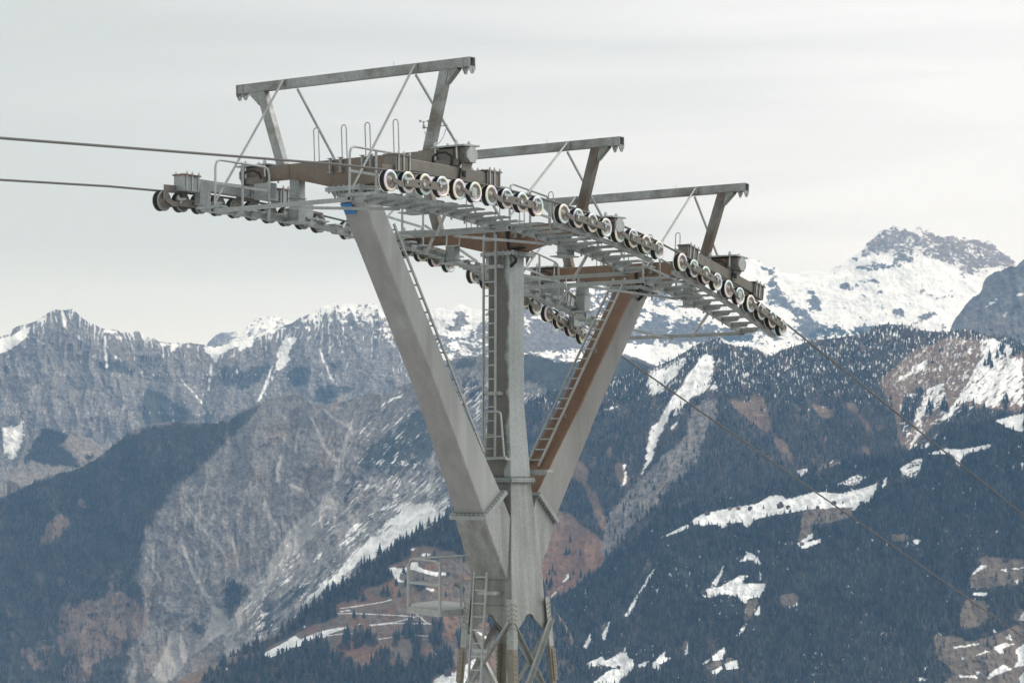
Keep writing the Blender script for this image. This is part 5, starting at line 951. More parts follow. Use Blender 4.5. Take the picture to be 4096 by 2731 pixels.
sp = raster([('9','490,955;520,930;560,910;620,895;700,880;760,870;820,860;850,840;880,825;940,818;960,840;1030,822;1100,803;1160,808;1230,810;1330,785;1400,762;1385,810;1360,850;1280,880;1180,880;1050,890;1000,900;900,915;830,930;800,945;770,975;740,950;700,955;650,980;620,960;560,965',1),('9','1010,1055;1060,1020;1085,1000;1090,1020;1050,1045;1130,1030;1120,1050;1040,1080',.9),('9','1270,890;1310,860;1290,895',.8),('9','1965,458;2040,440;2106,425;2106,515;2060,505;2020,490',1),('9','1640,622;1730,595;1800,600;1950,572;1940,590;1830,620;1800,650;1790,700;1760,625;1700,620',1),('9','1430,740;1450,730;1440,770;1420,790',.8),('9','1500,690;1600,640;1620,640;1600,720;1580,740;1520,720',.52),('9','1200,770;1300,720;1350,730;1300,770',.5),('9','340,1030;480,960;500,975;380,1020',.75),('9','380,1060;395,1055;392,1075',.9),
  ('9','550,1292;580,1270;640,1262;665,1245;690,1235;740,1205;775,1208;745,1235;760,1245;860,1245;850,1275;830,1310;780,1320;760,1342;730,1320;700,1300;640,1295;610,1310;560,1310',1),('9','600,1245;640,1190;660,1150;650,1200;620,1260',.9),('9','780,1095;810,1110;840,1150;830,1160;790,1130;760,1090',.85),('9','830,1180;840,1200;835,1230;825,1200',.8),('9','800,1400;830,1350;835,1390;815,1400',.9),('9','740,1480;780,1420;770,1440;745,1490',.9),('9','270,1250;330,1160;310,1210;180,1400;220,1330',.8),('9','475,1250;480,1245;478,1265',.9),
  ('8','560,1310;640,1270;720,1235;760,1270;820,1240;900,1195;955,1190;970,1250;1020,1260;1022,1350;940,1420;900,1440;880,1484;640,1484;700,1430;780,1370;860,1340;760,1320;700,1300;640,1330',1),('8','1190,1310;1310,1185;1320,1240;1385,1245;1340,1280;1270,1300;1270,1370;1220,1350',.95),('8','1060,1310;1170,1270;1140,1320;1070,1335',.9),('8','1760,1230;1880,1145;1875,1260;1770,1275',1),('8','1660,1310;1740,1250;1720,1290',.9),('8','1880,1300;1990,1265;2010,1345;1900,1355',1),('8','1740,1380;1850,1320;1850,1350;1800,1400',.9),('8','2020,340;2100,260;2140,260;2190,360;2140,330',.7),('8','940,850;990,760;1060,680;1040,740;960,860',.9),('8','1100,590;1150,480;1200,445;1150,510;1105,600',.8),('8','720,1030;800,890;790,960;740,1090',.8),('8','550,1140;620,1000;620,1080;570,1170',.8),('8','280,1190;340,1110;320,1160;290,1280;270,1260',.7),('8','120,1484;190,1410;260,1390;180,1460',.9),('8','1640,900;1660,830;1640,880',.7),('8','1980,1050;2060,930;2035,1030',.9),('8','1490,1240;1530,1100;1535,1200',.7),('8','1210,340;1220,420;1215,430',.7),('8','920,1190;950,1130;955,1190',.6),
  ('7','1790,955;1900,940;1990,925;2000,935;1880,960;1800,965',1),('7','2110,960;2200,920;2290,935;2220,955;2180,970;2200,1010;2140,1000',.95),('7','1950,1030;2050,985;2080,995;1970,1025',.9),('7','1840,1025;1880,1040;1870,1065',.9),('7','2060,1200;2110,1140;2190,1095;2260,1130;2210,1150;2150,1170;2080,1200',1),('7','1845,1175;1990,1185;1985,1200;1850,1195',.9),('7','2280,980;2352,930;2352,1100;2270,1120;2310,1040',.9),('7','2240,850;2260,910;2210,890',1),('7','2110,820;2140,840;2115,840',.9),('7','1970,1150;2010,1145;1980,1175',.9),('7','2310,1200;2352,1150;2352,1241;2320,1241',.9),('7','1940,390;2000,320;2060,310;2060,330;1990,360;1940,400',.8),('7','1945,550;1960,525;2060,525;2060,550',.9),('7','2170,350;2220,340;2220,370',.9),('7','2180,285;2230,275;2230,292',.9),('7','2250,340;2352,332;2352,340;2250,346',.9),('7','2280,440;2310,420;2300,470',.8),('7','2300,750;2352,670;2352,745',.8),('7','1470,125;1500,110;1540,120;1510,150',.9),('7','1425,130;1450,135;1440,180',.9),('7','1150,110;1175,115;1160,130',.8),('7','530,640;570,600;575,640',.8),('7','500,660;510,620;515,650',.8),('7','1640,640;1660,650;1645,665',.8),('7','1590,400;1610,380;1605,405',.8),('7','1100,490;1140,430;1110,500',.5),('7','1570,1130;1590,1090;1580,1150',.8),('7','1520,1190;1600,1210;1530,1225',.8)], 0)
sm = np.minimum(1, 1.25*look(sp, px + 5*fbm(px/13., py/13., 3, 106), py + 4*fbm(px/13., py/13., 3, 107))); mel = fbm(a_/9., b_/46., 4, 108, .6)
sn = sst(.44, .56, sm + .42*mel*sst(.2,.7,sm) + .40*fbm(px/9., py/9., 3, 111)*sst(.1,.5,sm) - .07); sn = np.maximum(sn, .9*sst(.58, .66, fbm(px/17., py/26., 4, 109, .62)*.75 + .34*fbm(px/200., py/160., 3, 110) + .25)*(1-bm))
Ly.build(lerp(col, SNOW, np.clip(sn, 0, 1)), TM_NEAR); FSL = Ly
Ly.forest = np.clip(1 - sst(.22, .45, opened(sp, px, py, 28.)) - .6*sst(.3,.6,sn) - .97*sst(.22, .5, opened(br, px, py, 28.)), 0, 1)

# ---- the brown meadow slope (lower centre left)
RM = chain(('P','600,2790'), ('4','-300,1480;-100,1400;0,1345;80,1310;150,1275;250,1235;350,1190;430,1160;500,1130;550,1060;600,1000;700,930;780,870;850,820;930,770;1000,730;1100,650;1200,560;1280,510;1350,460;1420,420;1480,380;1600,320;1680,270;1750,230;1830,170;1900,110;1940,90;2000,60;2150,50;2300,180;2420,420;2560,640;2700,780;2800,900;2950,1120;3150,1640'))
Ly = Layer('meadow_slope', RM, pts('P','600,2950;2300,2950'), 4900, [(600,4500),(2300,4350)], seed=131, jag=2, relief=22, rfreq=1/230., fine=4, dx=3, dyp=3)
px, py = Ly.PX, Ly.PY; a_, b_ = (px*.30 + py*.95), (px*.95 - py*.30)
col = lerp(GRASSG[None,None]*np.ones(px.shape+(1,)), GRASSR, sst(-.1, .4, fbm(px/80., py/60., 4, 132) + .35*look(raster([('4','960,870;1200,790;1420,700;1560,830;1300,870;960,930'),('4','1700,940;1960,950;1990,1060;1760,1000'),('4','880,1180;1300,1180;1500,1270;1450,1400;1100,1440;900,1300')], 4), px, py)))
col = col*(1+.22*fbm(px/30., py/10., 4, 133))[...,None]
wd = raster([('4','-300,1480;0,1345;350,1190;500,1130;600,1000;850,820;1100,650;1350,460;1600,320;1940,90;2010,60;2060,500;2040,560;1960,440;1830,440;1820,400;1700,395;1600,410;1585,500;1480,540;1400,560;1440,620;1430,690;1310,740;1230,745;1180,780;1150,850;1010,870;930,900;935,1000;860,1050;770,1060;600,1150;420,1230;320,1300;0,1350',1),('4','-300,1600;0,1400;330,1310;520,1290;540,1220;650,1230;780,1185;860,1175;890,1300;960,1310;1000,1290;1060,1350;1110,1440;1200,1420;1300,1360;1420,1440;1560,1400;1640,1290;1700,1380;1860,1290;1940,1300;1980,1450;1780,1520;1780,1700;-300,1700',.8),('4','960,1280;1000,1160;1060,1120;1080,1300;1010,1280',.8),('4','1090,1290;1100,1130;1180,1120;1260,1180;1300,1150;1310,1230;1280,1270;1200,1240',.9),('4','1340,1380;1300,1300;1360,1240;1420,1330;1400,1480',.8),('4','1330,840;1320,780;1410,770;1400,840',.9),('4','1520,1160;1600,1010;1660,1060;1700,1140;1680,1300;1600,1310;1580,1180',.9),('4','1740,1200;1780,1030;1860,1040;1870,1260;1800,1320',.9),('4','1590,690;1700,700;1700,790;1640,800',.7),('4','1940,1200;1990,1100;2060,1150;2060,1350',.6),('4','1420,1260;1430,1150;1490,1160;1490,1270',.8),('4','1990,780;2060,760;2060,800',.8),('4','2090,200;2300,160;2560,620;2800,880;3160,1620;2500,1700;2240,1000',.95)], 1)
wdm = look(wd, px + 6*fbm(px/20., py/20., 3, 134), py)
col = lerp(col, np.array((.062,.052,.040)), sst(.45, .8, wdm)*.85)  # ground darkened under the trees, painting in the shade of the wood
sp = raster([('4','320,1310;480,1230;600,1155;640,1190;780,1130;860,1110;960,1090;1140,1065;1150,1045;1180,1060;1000,1105;900,1140;860,1170;740,1180;660,1240;560,1260;520,1290;420,1330;380,1350',1),('4','960,945;1090,928;1090,945;980,958',1),('4','1120,970;1175,968;1175,978;1120,980',.9),('4','1580,410;1640,400;1620,430;1590,440',.8),('4','1660,470;1700,450;1780,460;1740,480;1670,480',1),('4','1400,575;1540,580;1600,530;1670,525;1640,560;1700,590;1800,615;1940,610;1880,640;1820,655;1700,620;1590,590;1500,640;1490,680;1550,690;1550,705;1480,700;1440,640',1),('4','1700,740;1800,760;1810,780;1720,770',.9),('4','1880,690;1960,715;1890,720',.8),('4','1790,770;1920,740;1850,790',.5),('4','1580,1000;1640,990;1620,1005',.9),('4','1780,1568;1790,1530;1900,1470;1960,1470;2160,1340;2150,1420;2060,1568;1960,1700;1780,1700',1),('4','2140,1100;2260,1170;2260,1210;2150,1130',.8),('4','660,1060;700,1070;680,1110',.9),('4','740,1040;760,1020;755,1060',.9),('4','0,1430;40,1415;10,1480',.9),('4','80,1510;120,1490;100,1530',.8),('4','960,890;1100,840;1280,790;1270,800;1080,860;970,900',.6),('4','1670,1010;1700,1010;1690,1020',.9),('4','1250,1190;1420,1170;1420,1180;1260,1200',.6),('4','1870,1200;1960,1280;1940,1300;1880,1230',.6)], 1)
sm = look(sp, px + 4*fbm(px/12., py/12., 3, 135), py + 3*fbm(px/12., py/12., 3, 136))
trk = np.full(px.shape, 1e9)                                         # snowy cart tracks
for s_ in ('980,925;1160,900;1340,870;1420,850','965,968;1100,965;1300,975;1500,985;1620,995','1640,992;1540,1020;1440,1045;1240,1065','1240,1068;1450,1050;1760,1055','860,1160;1000,1140;1110,1137','1620,960;1720,1040;1760,1060','1320,1185;1450,1165;1600,1150;1760,1160'):
    p_ = pts('4', s_)
    for a, b in zip(p_, p_[1:]):
        d = b-a; t_ = np.clip(((px-a[0])*d[0]+(py-a[1])*d[1])/(d@d), 0, 1); trk = np.minimum(trk, np.hypot(px-a[0]-t_*d[0], (py-a[1]-t_*d[1])*1.6))
sn = np.maximum(sst(.42, .56, sm + .22*fbm(a_/8., b_/40., 4, 137)*sst(.2,.7,sm)), sst(4.2, 1.5, trk + 3*fbm(px/14., py/14., 3, 138))*.8)
sn = np.maximum(sn, .9*sst(.62, .7, fbm(px/10., py/14., 4, 139, .6)*.7 + .36*wdm*sst(2500, 2300, py)*.8))
Ly.build(lerp(col, SNOW, np.clip(sn, 0, 1)), TM_NEAR); MEA = Ly
Ly.forest = sst(.40, .62, wdm)*(1-sst(.3,.5,opened(sp, px, py, 34.)))

# ---- valley floor and the knoll that carries the tower
gm_ = simple('dry_valley_ground', (.10,.085,.065), .95)
n = 40; xs = np.linspace(-14000, 14000, n); ys = np.linspace(-3000, 20000, n); X, Y = np.meshgrid(xs, ys)
V = np.stack([X, Y, GROUND + 6*fbm(X/900., Y/900., 3, 5)], 2).reshape(-1, 3); I = np.arange(n*n).reshape(n, n)
tag(grid_mesh('ground', V, np.stack([I[:-1,:-1], I[:-1,1:], I[1:,1:], I[1:,:-1]], 2).reshape(-1, 4), None, gm_), kind='structure')
n = 90; xs = np.linspace(-700, 700, n); ys = np.concatenate([np.linspace(-400, 90, 45), np.linspace(100, 3000, 45)]); X, Y = np.meshgrid(xs, ys)
Z = GZ - .012*np.abs(Y-45) - np.clip(Y-62, 0, None)*.36 - np.clip(np.abs(X)-60, 0, None)*.32 + 1.6*fbm(X/26., Y/26., 4, 8)*sst(4, 20, np.hypot(X-TX, Y-TY)) - .3
Z = np.where(np.hypot(X, Y) < 14, np.minimum(Z, -4.0), Z); V = np.stack([X, Y, np.maximum(Z, GROUND-20)], 2).reshape(-1, 3); I = np.arange(n*n).reshape(n, n)
sx = sst(-.15, .15, fbm(X/34., Y/34., 4, 12)).reshape(-1); C = GRASSG[None]*(1-sx[:,None]) + SNOW[None]*sx[:,None]
tag(grid_mesh('knoll', V, np.stack([I[:-1,:-1], I[:-1,1:], I[1:,1:], I[1:,:-1]], 2).reshape(-1, 4), C, TM_NEAR), kind='structure')
# ================================================================== trees
def tree_mat():
    m, t, b = new_mat('spruce_foliage'); n = t.nodes.new; l = t.links.new
    at = n('ShaderNodeAttribute'); at.attribute_name = 'ground_cover'; tcn = n('ShaderNodeTexCoord'); nz = n('ShaderNodeTexNoise'); nz.inputs['Scale'].default_value = .55; nz.inputs['Detail'].default_value = 3; l(tcn.outputs['Object'], nz.inputs['Vector'])
    mr = n('ShaderNodeMapRange'); mr.inputs[1].default_value = .35; mr.inputs[2].default_value = .65; mr.inputs[3].default_value = .72; mr.inputs[4].default_value = 1.35; l(nz.outputs[0], mr.inputs[0])
    mx = n('ShaderNodeMix'); mx.data_type = 'RGBA'; mx.blend_type = 'MULTIPLY'; mx.inputs['Factor'].default_value = 1; l(at.outputs['Color'], mx.inputs['A']); l(mr.outputs[0], mx.inputs['B']); l(mx.outputs['Result'], b.inputs['Base Color'])
    b.inputs['Roughness'].default_value = .9; b.inputs['Specular IOR Level'].default_value = .1; return m
TREE_M = tree_mat()
def tree_proto(seed, tiers=5, sides=7, bare=False):
    """unit spruce: ragged tiers of drooping boughs round a short trunk (radius 1, height 1)"""
    r = np.random.default_rng(seed); V = []; F = []
    if not bare:
        for i in range(tiers):
            a = i/tiers; z0 = .06 + .84*a; rr = (1-a)**.85*(.9 + .2*r.random()); z1 = min(1.0, z0 + (.44 - .24*a)); ph = r.random()*6.28; b = len(V); n = sides*2
            cx, cy = (r.random(2)-.5)*.10
            for k in range(n):
                q = rr*((.80 + .40*r.random()) if k % 2 == 0 else (.42 + .22*r.random())); th = ph + 2*np.pi*k/n + (r.random()-.5)*.25
                V.append((cx + q*np.cos(th), cy + q*np.sin(th), z0 + (.0 if k % 2 == 0 else .045)*(1-a) + (r.random()-.5)*.03))
            V.append((cx*.5, cy*.5, z1)); F += [(b+k, b+(k+1) % n, b+n) for k in range(n)]
        b = len(V); V += [(.06,0,-.04),(-.03,.05,-.04),(-.03,-.05,-.04),(0,0,.4)]; F += [(b,b+1,b+3),(b+1,b+2,b+3),(b+2,b,b+3)]
    else:                       # leafless broadleaf / larch: twiggy sprays on a stem
        for i in range(26):
            z = .25 + .7*r.random(); th = r.random()*6.28; L_ = (.55 + .5*r.random())*(1.15 - abs(z-.55)); b = len(V); w = .10
            d = np.array((np.cos(th), np.sin(th), 0)); s = np.array((-d[1], d[0], 0))*w
            for q in (s - d*.05, -s - d*.05, d*L_ + s*.5, d*L_*.8 - s*1.4): V.append((q[0], q[1], z + (.18*L_ if np.allclose(q[:2], 0) else .16*abs(q[0]*d[0]+q[1]*d[1])) - .05))
            F += [(b, b+1, b+2), (b+1, b+3, b+2)]
        b = len(V); V += [(.07,0,-.04),(-.035,.06,-.04),(-.035,-.06,-.04),(0,0,.95)]; F += [(b,b+1,b+3),(b+1,b+2,b+3),(b+2,b,b+3)]
    return np.array(V), np.array(F)
PROTO = [tree_proto(s, t, n) for s, t, n in ((1,5,6),(2,4,6),(3,5,5),(4,6,6))]; SMALL = [tree_proto(s, 3, 4) for s in (11,12,13)]; BARE = [tree_proto(s, bare=True) for s in (21,22)]
def scatter(Ly, dens, n, hpx, seed, use=None):
    """rejection-sample n survey points on the layer, weight = density; returns px, py, height in metres"""
    r = np.random.default_rng(seed); nt, nc = dens.shape; out = []
    area = np.broadcast_to((Ly.fy-Ly.ry)[None,:], dens.shape); ok = (Ly.PX > -60) & (Ly.PX < 4160) & (Ly.PY < 2790); wgt = (dens*area*ok).ravel()
    cs = np.cumsum(wgt); idx = np.searchsorted(cs, r.random(n)*cs[-1]); j, i = idx//nc, idx % nc
    px = Ly.px[i] + (r.random(n)-.5)*(Ly.px[1]-Ly.px[0]); dt = Ly.t[1]; t = np.clip(Ly.t[j] + (r.random(n)-.5)*dt, 0, 1); py = Ly.ry[i] + (Ly.fy-Ly.ry)[i]*t
    Y = Ly.at(px, py); h = (hpx(px, py) if callable(hpx) else hpx)*Y/F_PX*(.5 + .8*r.random(n)**1.4); return px, py, Y, h
def world(px, py, Y): ax, az = ray(px, py); return np.stack([ax*Y, Y, az*Y], 1)
def tree_color(n, r, larch=.1):
    g = np.array((.033,.044,.036)); w = np.array((.060,.058,.044)); lc = np.array((.135,.105,.082)); f = r.random((n, 1)); c = g*(1-f) + w*f; c = c*(.45 + 1.2*r.random((n, 1))**1.5); k = r.random(n) < larch; c[k] = lc*(.7 + .6*r.random((k.sum(), 1))); return c, k
def forest_mesh(name, P, H, seed, protos, larch=.1, slim=.17, tone=None):
    r = np.random.default_rng(seed); n = len(P); c, isb = tree_color(n, r, larch); c = c if tone is None else c*tone[:,None]; VV, FF, CC = [], [], []; base = 0; pick = r.integers(0, len(protos), n); pick[isb] = len(protos) + r.integers(0, 2, isb.sum()); allp = protos + BARE
    for k, (V, F) in enumerate(allp):
        s = np.where(pick == k)[0]; m = len(s)
        if not m: continue
        a = r.random(m)*6.28; ca, sa = np.cos(a), np.sin(a); h = H[s]; w = h*slim*(.8 + .45*r.random(m))*(1.35 if k >= len(protos) else 1)
        x = V[None,:,0]*ca[:,None] - V[None,:,1]*sa[:,None]; y = V[None,:,0]*sa[:,None] + V[None,:,1]*ca[:,None]
        Q = np.stack([x*w[:,None] + P[s,0][:,None], y*w[:,None] + P[s,1][:,None], V[None,:,2]*h[:,None] + P[s,2][:,None]], 2)
        VV.append(Q.reshape(-1, 3)); FF.append((F[None] + (np.arange(m)*len(V))[:,None,None] + base).reshape(-1, 3)); CC.append(np.repeat(c[s], len(V), 0)); base += m*len(V)
    return grid_mesh(name, np.concatenate(VV), np.concatenate(FF), np.concatenate(CC), TREE_M, False)
def stuff_forest(name, label, Ly, dens, n, hpx, seed, protos, larch=.1, slim=.17):
    px, py, Y, h = scatter(Ly, dens, n, hpx, seed); tone = np.clip(1 + .9*fbm(px/60., py/44., 4, seed) + .6*fbm(px/260., py/200., 3, seed+3), .45, 2.1)
    return tag(forest_mesh(name, world(px, py, Y), h, seed, protos, larch, slim, tone), label, 'forest', kind='stuff')
# woods that read as one mass
stuff_forest('conifer_forest', 'dark spruce forest covering the near slope at the lower right', FSL, FSL.forest, 15000, 30, 201, PROTO, .13, .20)
stuff_forest('conifer_forest', 'spruce forest with snow between the trees on the mountain of snow chutes', WMT, WMT.forest, 13000, lambda x, y: np.interp(y, [1300,1500,2000], [15,22,31]), 202, SMALL+PROTO[:1], .08, .19)
stuff_forest('conifer_forest', 'dark wood over the left flank of the grey mountain of gullies', GUL, GUL.forest, 9000, lambda x, y: np.interp(y, [1600,1800,2300], [11,14,22]), 203, SMALL, .22, .19)
stuff_forest('conifer_forest', 'distant wood on the low hump before the left rock wall', HUMP, HUMP.humpf, 1500, 13, 204, SMALL, .1, .17)
# the meadow wood: its largest trees stand as things of their own, the rest as one mass
px, py, Y, h = scatter(MEA, MEA.forest, 2600, 46, 205); big = np.argsort(-(h/Y))
rest = big[215:]; P = world(px, py, Y); tag(forest_mesh('conifer_forest', P[rest], h[rest], 205, PROTO, .16, .2), 'spruce wood around and below the brown meadow', 'forest', kind='stuff')
tree_meshes = []
for k, (V, F) in enumerate(PROTO + [tree_proto(31, 6, 7), tree_proto(32, 5, 8)]):
    c = np.array((.034,.045,.037))*(.85 + .1*k); o = grid_mesh('spruce_tree', V, F, np.repeat(c[None], len(V), 0), TREE_M, False); tree_meshes.append(o.data); bpy.data.objects.remove(o)
def put_tree(p, hh, label, group, slim=.2):
    o = bpy.data.objects.new('spruce_tree', random.choice(tree_meshes)); COL.objects.link(o); o.location = p; w = hh*slim*random.uniform(.85, 1.25); o.scale = (w, w, hh); o.rotation_euler = (0, 0, random.uniform(0, 6.28)); return tag(o, label, 'tree', group)
for i in big[:215]:
    below = py[i] > 2520
    put_tree(P[i], h[i], 'dark spruce standing in the wood below the brown meadow' if below else 'dark spruce in the belt of wood along the upper edge of the brown meadow', 'spruces of the wood below the meadow' if below else 'spruces of the upper meadow edge')
LONE = [(943,1005,105,'lone spruce beside the left end of the upper meadow snow strip'),(1105,1006,88,'thick lone spruce at the right end of the upper meadow snow strip'),(1188,1010,72,'spruce on the open meadow right of the thick lone spruce'),(1322,996,30,'tiny young spruce alone on the middle of the brown meadow'),(1465,735,80,'spruce at the left end of the curved snow patch'),(1547,732,75,'slim spruce below the curved snow patch, behind the platform railing'),(1490,830,75,'spruce alone on the meadow below the curved snow patch'),(1528,626,84,'slim tall spruce standing in the curved snow patch'),(1505,642,28,'small bush like spruce at the foot of the slim tall spruce'),(1720,502,62,'slender spruce beside the round snow patch near the wood'),(1790,516,100,'stout spruce right of the round snow patch near the wood'),(1550,1066,52,'slim spruce at the right end of the meadow track'),(1525,1160,82,'left spruce of a pair under the meadow track'),(1552,1182,98,'right spruce of a pair under the meadow track'),(1890,822,55,'low wide spruce behind the platform deck'),(1968,735,40,'left one of two small spruces close to the tower body'),(1985,740,36,'right one of two small spruces close to the tower body'),(2024,800,75,'spruce half hidden at the left side of the tower body'),(1482,1352,62,'small spruce on the reddish slope under the pair'),(1022,1312,22,'very small spruce on the reddish slope at the left'),(1135,872,26,'left one of two tiny spruces on the upper reddish meadow'),(1160,872,26,'right one of two tiny spruces on the upper reddish meadow'),(1182,860,110,'tall spruce at the upper edge of the reddish meadow'),(1118,850,60,'spruce on the snowy rim of the upper meadow'),(1050,880,60,'leftmost spruce of the snowy upper meadow rim')]
for x, y, hp, lab in LONE:
    p = pts('4', f'{x},{y}'); yy = MEA.at(p[:,0], p[:,1]); put_tree(world(p[:,0], p[:,1], yy)[0], hp/2.138*float(yy[0])/F_PX, lab, 'lone spruces on the brown meadow', .26)
for k, x, y, hp, Ly_, lab in (('6',300,1356,68,WMT,'spruce alone high on the reddish slope right of the tower'),('6',272,1440,74,WMT,'left one of three slim spruces on the reddish slope'),('6',294,1432,62,WMT,'middle one of three slim spruces on the reddish slope'),('6',366,1443,60,WMT,'right one of three slim spruces on the reddish slope'),('6',316,1440,18,WMT,'tiny spruce between the slim spruces of the reddish slope'),('A',1335,712,62,WMT,'tall spruce at the foot of the big snow slope'),('A',1235,715,34,WMT,'small spruce left of the tall one under the big snow slope'),('A',1400,730,58,WMT,'spruce right of the tall one under the big snow slope'),('A',1148,378,32,WMT,'spruce alone on the brown slope under the right ridge'),('A',1290,378,36,WMT,'spruce beside the narrow snow streak under the right ridge'),('A',1028,640,66,WMT,'spruce left of the lower snow gully'),('A',1092,455,40,WMT,'spruce at the lower end of the wooded tongue on the brown slope'),
   ('7',226,585,45,FSL,'left one of two spruces in the snow clearing of the forest'),('7',254,578,42,FSL,'right one of two spruces in the snow clearing of the forest'),('7',2066,952,95,FSL,'broad dark tree alone on the brown field at the lower right'),('7',1955,905,120,FSL,'big tree of the clump above the brown field'),('7',1890,905,70,FSL,'left tree of the clump above the brown field'),('9',1108,946,24,FSL,'left one of three small spruces on the brown patch under the hamlet'),('9',1128,948,24,FSL,'middle one of three small spruces on the brown patch under the hamlet'),('9',1171,940,22,FSL,'right one of three small spruces on the brown patch under the hamlet'),('9',1062,890,26,FSL,'round tree at the lower edge of the hamlet meadow'),('9',850,888,26,FSL,'spruce in the middle of the snowy hamlet meadow'),('9',1232,862,22,FSL,'spruce near the right end of the hamlet meadow')):
    p = pts(k, f'{x},{y}'); yy = Ly_.at(p[:,0], p[:,1]); put_tree(world(p[:,0], p[:,1], yy)[0], hp/KK[k][2]*float(yy[0])/F_PX, lab, 'single spruces across the valley', .2)
for i, (x, y, hp) in enumerate(((190,300,75),(175,600,110),(205,560,95),(235,590,100),(260,440,95),(285,470,70),(455,470,60),(525,500,95),(590,490,60),(420,520,70),(230,470,80),(250,560,90))):
    p = pts('8', f'{x},{y}'); yy = WMT.at(p[:,0], p[:,1]); put_tree(world(p[:,0], p[:,1], yy)[0], hp/KK['8'][2]*float(yy[0])/F_PX, 'dark spruce in the loose group at the foot of the reddish slope', 'spruces at the foot of the reddish slope', .2)
# clumps on the big snow slope
for cx, cy, n_, sd in ((1425,465,9,1),(1510,390,7,2),(1590,395,8,3),(1070,740,10,4),(1160,730,12,5),(925,750,10,6),(1290,750,8,7),(1530,700,10,8)):
    pp = [(cx + random.gauss(0, 13), cy + random.gauss(0, 17)) for _ in range(n_)]; p = pts('A', ';'.join(f'{a:.1f},{b:.1f}' for a, b in pp)); yy = WMT.at(p[:,0], p[:,1]); q = world(p[:,0], p[:,1], yy)
    nm = {1:'slanting clump at the left of the big snow slope',2:'small clump high on the big snow slope',3:'clump at the right edge below the ridge',4:'clump beside the lower snow gully',5:'clump on the tongue right of the lower snow gully',6:'narrow clump on the brown slope left of the snow gully',7:'clump at the foot of the big snow slope',8:'clump at the lower right end of the big snow slope'}[sd]
    for a, y_ in zip(q, yy): put_tree(a, random.uniform(26, 46)*y_/F_PX, 'dark spruce in the ' + nm, 'spruces of the ' + nm, .2)
# ================================================================== alpine huts
WOOD = simple('sun_browned_timber', (.10,.070,.050), .9); WOODL = simple('pale_timber', (.26,.18,.12), .9); ROOFD = simple('dark_shingle_roof', (.075,.066,.06), .9); ROOFS = simple('snow_covered_roof', (.74,.76,.78), .9)
def hut(k, x, y, wpx, Ly_, rot, label, roof, wall=WOOD, hf=.55):
    p = pts(k, f'{x},{y}'); yy = Ly_.at(p[:,0], p[:,1]); q = world(p[:,0], p[:,1], yy)[0]; w = wpx*(.72 if k == '9' else 1)/KK[k][2]*float(yy[0])/F_PX
    o = bpy.data.objects.new('alpine_hut', None); COL.objects.link(o); o.location = q; o.rotation_euler = (0, 0, R(rot)); tag(o, label, 'hut', 'huts on the alpine meadows')
    d = w*.75; h = w*hf; m = MB(); m.box((0, 0, h/2 - 1.5), (w, d, h + 3)); m.prism([(-w/2, -d/2, h+.001), (w/2, -d/2, h+.001), (0, -d/2, h + w*.26)], (0, d, 0)); a = bpy.data.objects.new('wall', m.mesh('wall', wall)); COL.objects.link(a); a.parent = o
    m = MB(); e = w*.62
    for s in (-1, 1): m.hexa([(0, -d*.58, h + w*.27), (s*e, -d*.58, h - w*.05), (s*e, d*.58, h - w*.05), (0, d*.58, h + w*.27), (0, -d*.58, h + w*.33), (s*e, -d*.58, h + w*.01), (s*e, d*.58, h + w*.01), (0, d*.58, h + w*.33)])
    b = bpy.data.objects.new('roof', m.mesh('roof', roof)); COL.objects.link(b); b.parent = o
    m = MB(); m.box((0, -d/2 - .06, h*.3), (w*.16, .1, h*.55)); m.box((w*.3, -d/2 - .06, h*.5), (w*.12, .1, h*.22)); c = bpy.data.objects.new('door', m.mesh('door', M['dark'])); COL.objects.link(c); c.parent = o
hut('4',1156,1078,26,MEA,25,'small hut with snowy roof beside the lower meadow track',ROOFS); hut('4',1908,634,30,MEA,20,'dark hut right of the curved snow patch behind the railing',ROOFD); hut('4',492,1288,30,MEA,15,'low hut on the lower left snow strip',ROOFD); hut('4',1905,1488,56,MEA,15,'big dark barn on the snow at the bottom left of the tower legs',ROOFD)
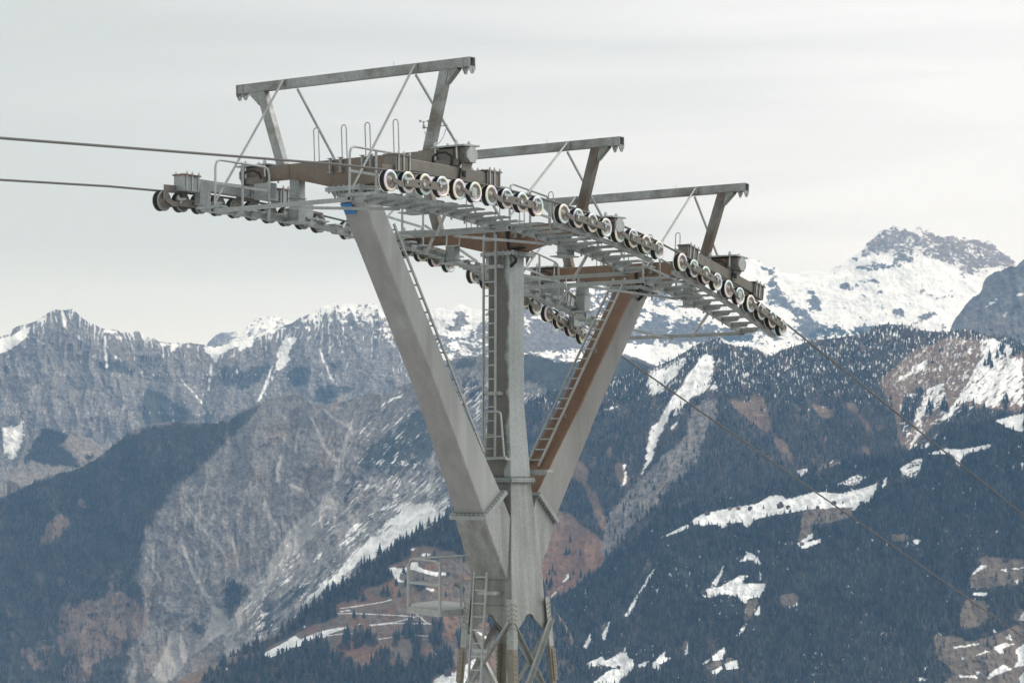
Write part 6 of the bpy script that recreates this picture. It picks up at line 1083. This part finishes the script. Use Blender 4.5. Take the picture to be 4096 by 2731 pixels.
for x, y, w, lab, rf in ((578,914,30,'leftmost dark hut at the left tip of the hamlet meadow',ROOFD),(688,890,20,'pale wooden hut at the upper edge of the hamlet meadow',WOODL),(727,887,22,'pale wooden hut right of the first pale hut on the upper edge',WOODL),(785,888,24,'low dark hut on the upper left part of the hamlet meadow',ROOFD),(930,880,36,'largest dark farmhouse in the middle of the snowy hamlet meadow',ROOFD),(933,862,18,'small hut above the largest farmhouse of the hamlet',ROOFD),(968,882,22,'hut just right of the largest farmhouse',ROOFD),(1110,882,18,'hut alone on the right half of the hamlet meadow',ROOFD),(1189,863,26,'dark hut left of the bush row on the hamlet meadow',ROOFD),(1322,862,22,'rightmost hut at the forest edge of the hamlet meadow',ROOFD),(682,966,26,'orange brown hut at the lower edge of the hamlet meadow',WOODL),(1035,1060,24,'hut beside the small snow patch below the hamlet',WOODL)):
    hut('9', x, y, w, FSL, 20, lab, rf, WOODL if rf is WOODL else WOOD)
for x, y, w, lab in ((2205,290,36,'dark hut on the highest field at the right edge'),(700,700,1,'')):
    if lab: hut('7', x, y, w, FSL, 15, lab, ROOFD)
hut('8',1690,645,34,FSL,15,'dark hut at the left end of the snow clearing in the forest',ROOFD); hut('8',880,1342,30,FSL,10,'low hut by the tracks of the bottom snow field',ROOFD)

# ================================================================== haze: the blue air of the valley
hm = bpy.data.materials.new('valley_air'); hm.use_nodes = True; t = hm.node_tree; t.nodes.clear()
ho = t.nodes.new('ShaderNodeOutputMaterial'); pv = t.nodes.new('ShaderNodeVolumePrincipled'); pv.inputs['Color'].default_value = (.30,.58,1.0,1); pv.inputs['Density'].default_value = 4.0e-5; pv.inputs['Anisotropy'].default_value = 0.0; pv.inputs['Absorption Color'].default_value = (1,1,1,1)
t.links.new(pv.outputs[0], ho.inputs['Volume'])
m = MB(); z0, z1 = GROUND - 26, 1650; m.hexa([(-15000,-3400,z0),(15000,-3400,z0),(15000,20500,z0),(-15000,20500,z0),(-15000,-3400,z1),(15000,-3400,z1),(15000,20500,z1),(-15000,20500,z1)])
hz = bpy.data.objects.new('haze', m.mesh('haze', hm)); COL.objects.link(hz); tag(hz, kind='stuff')
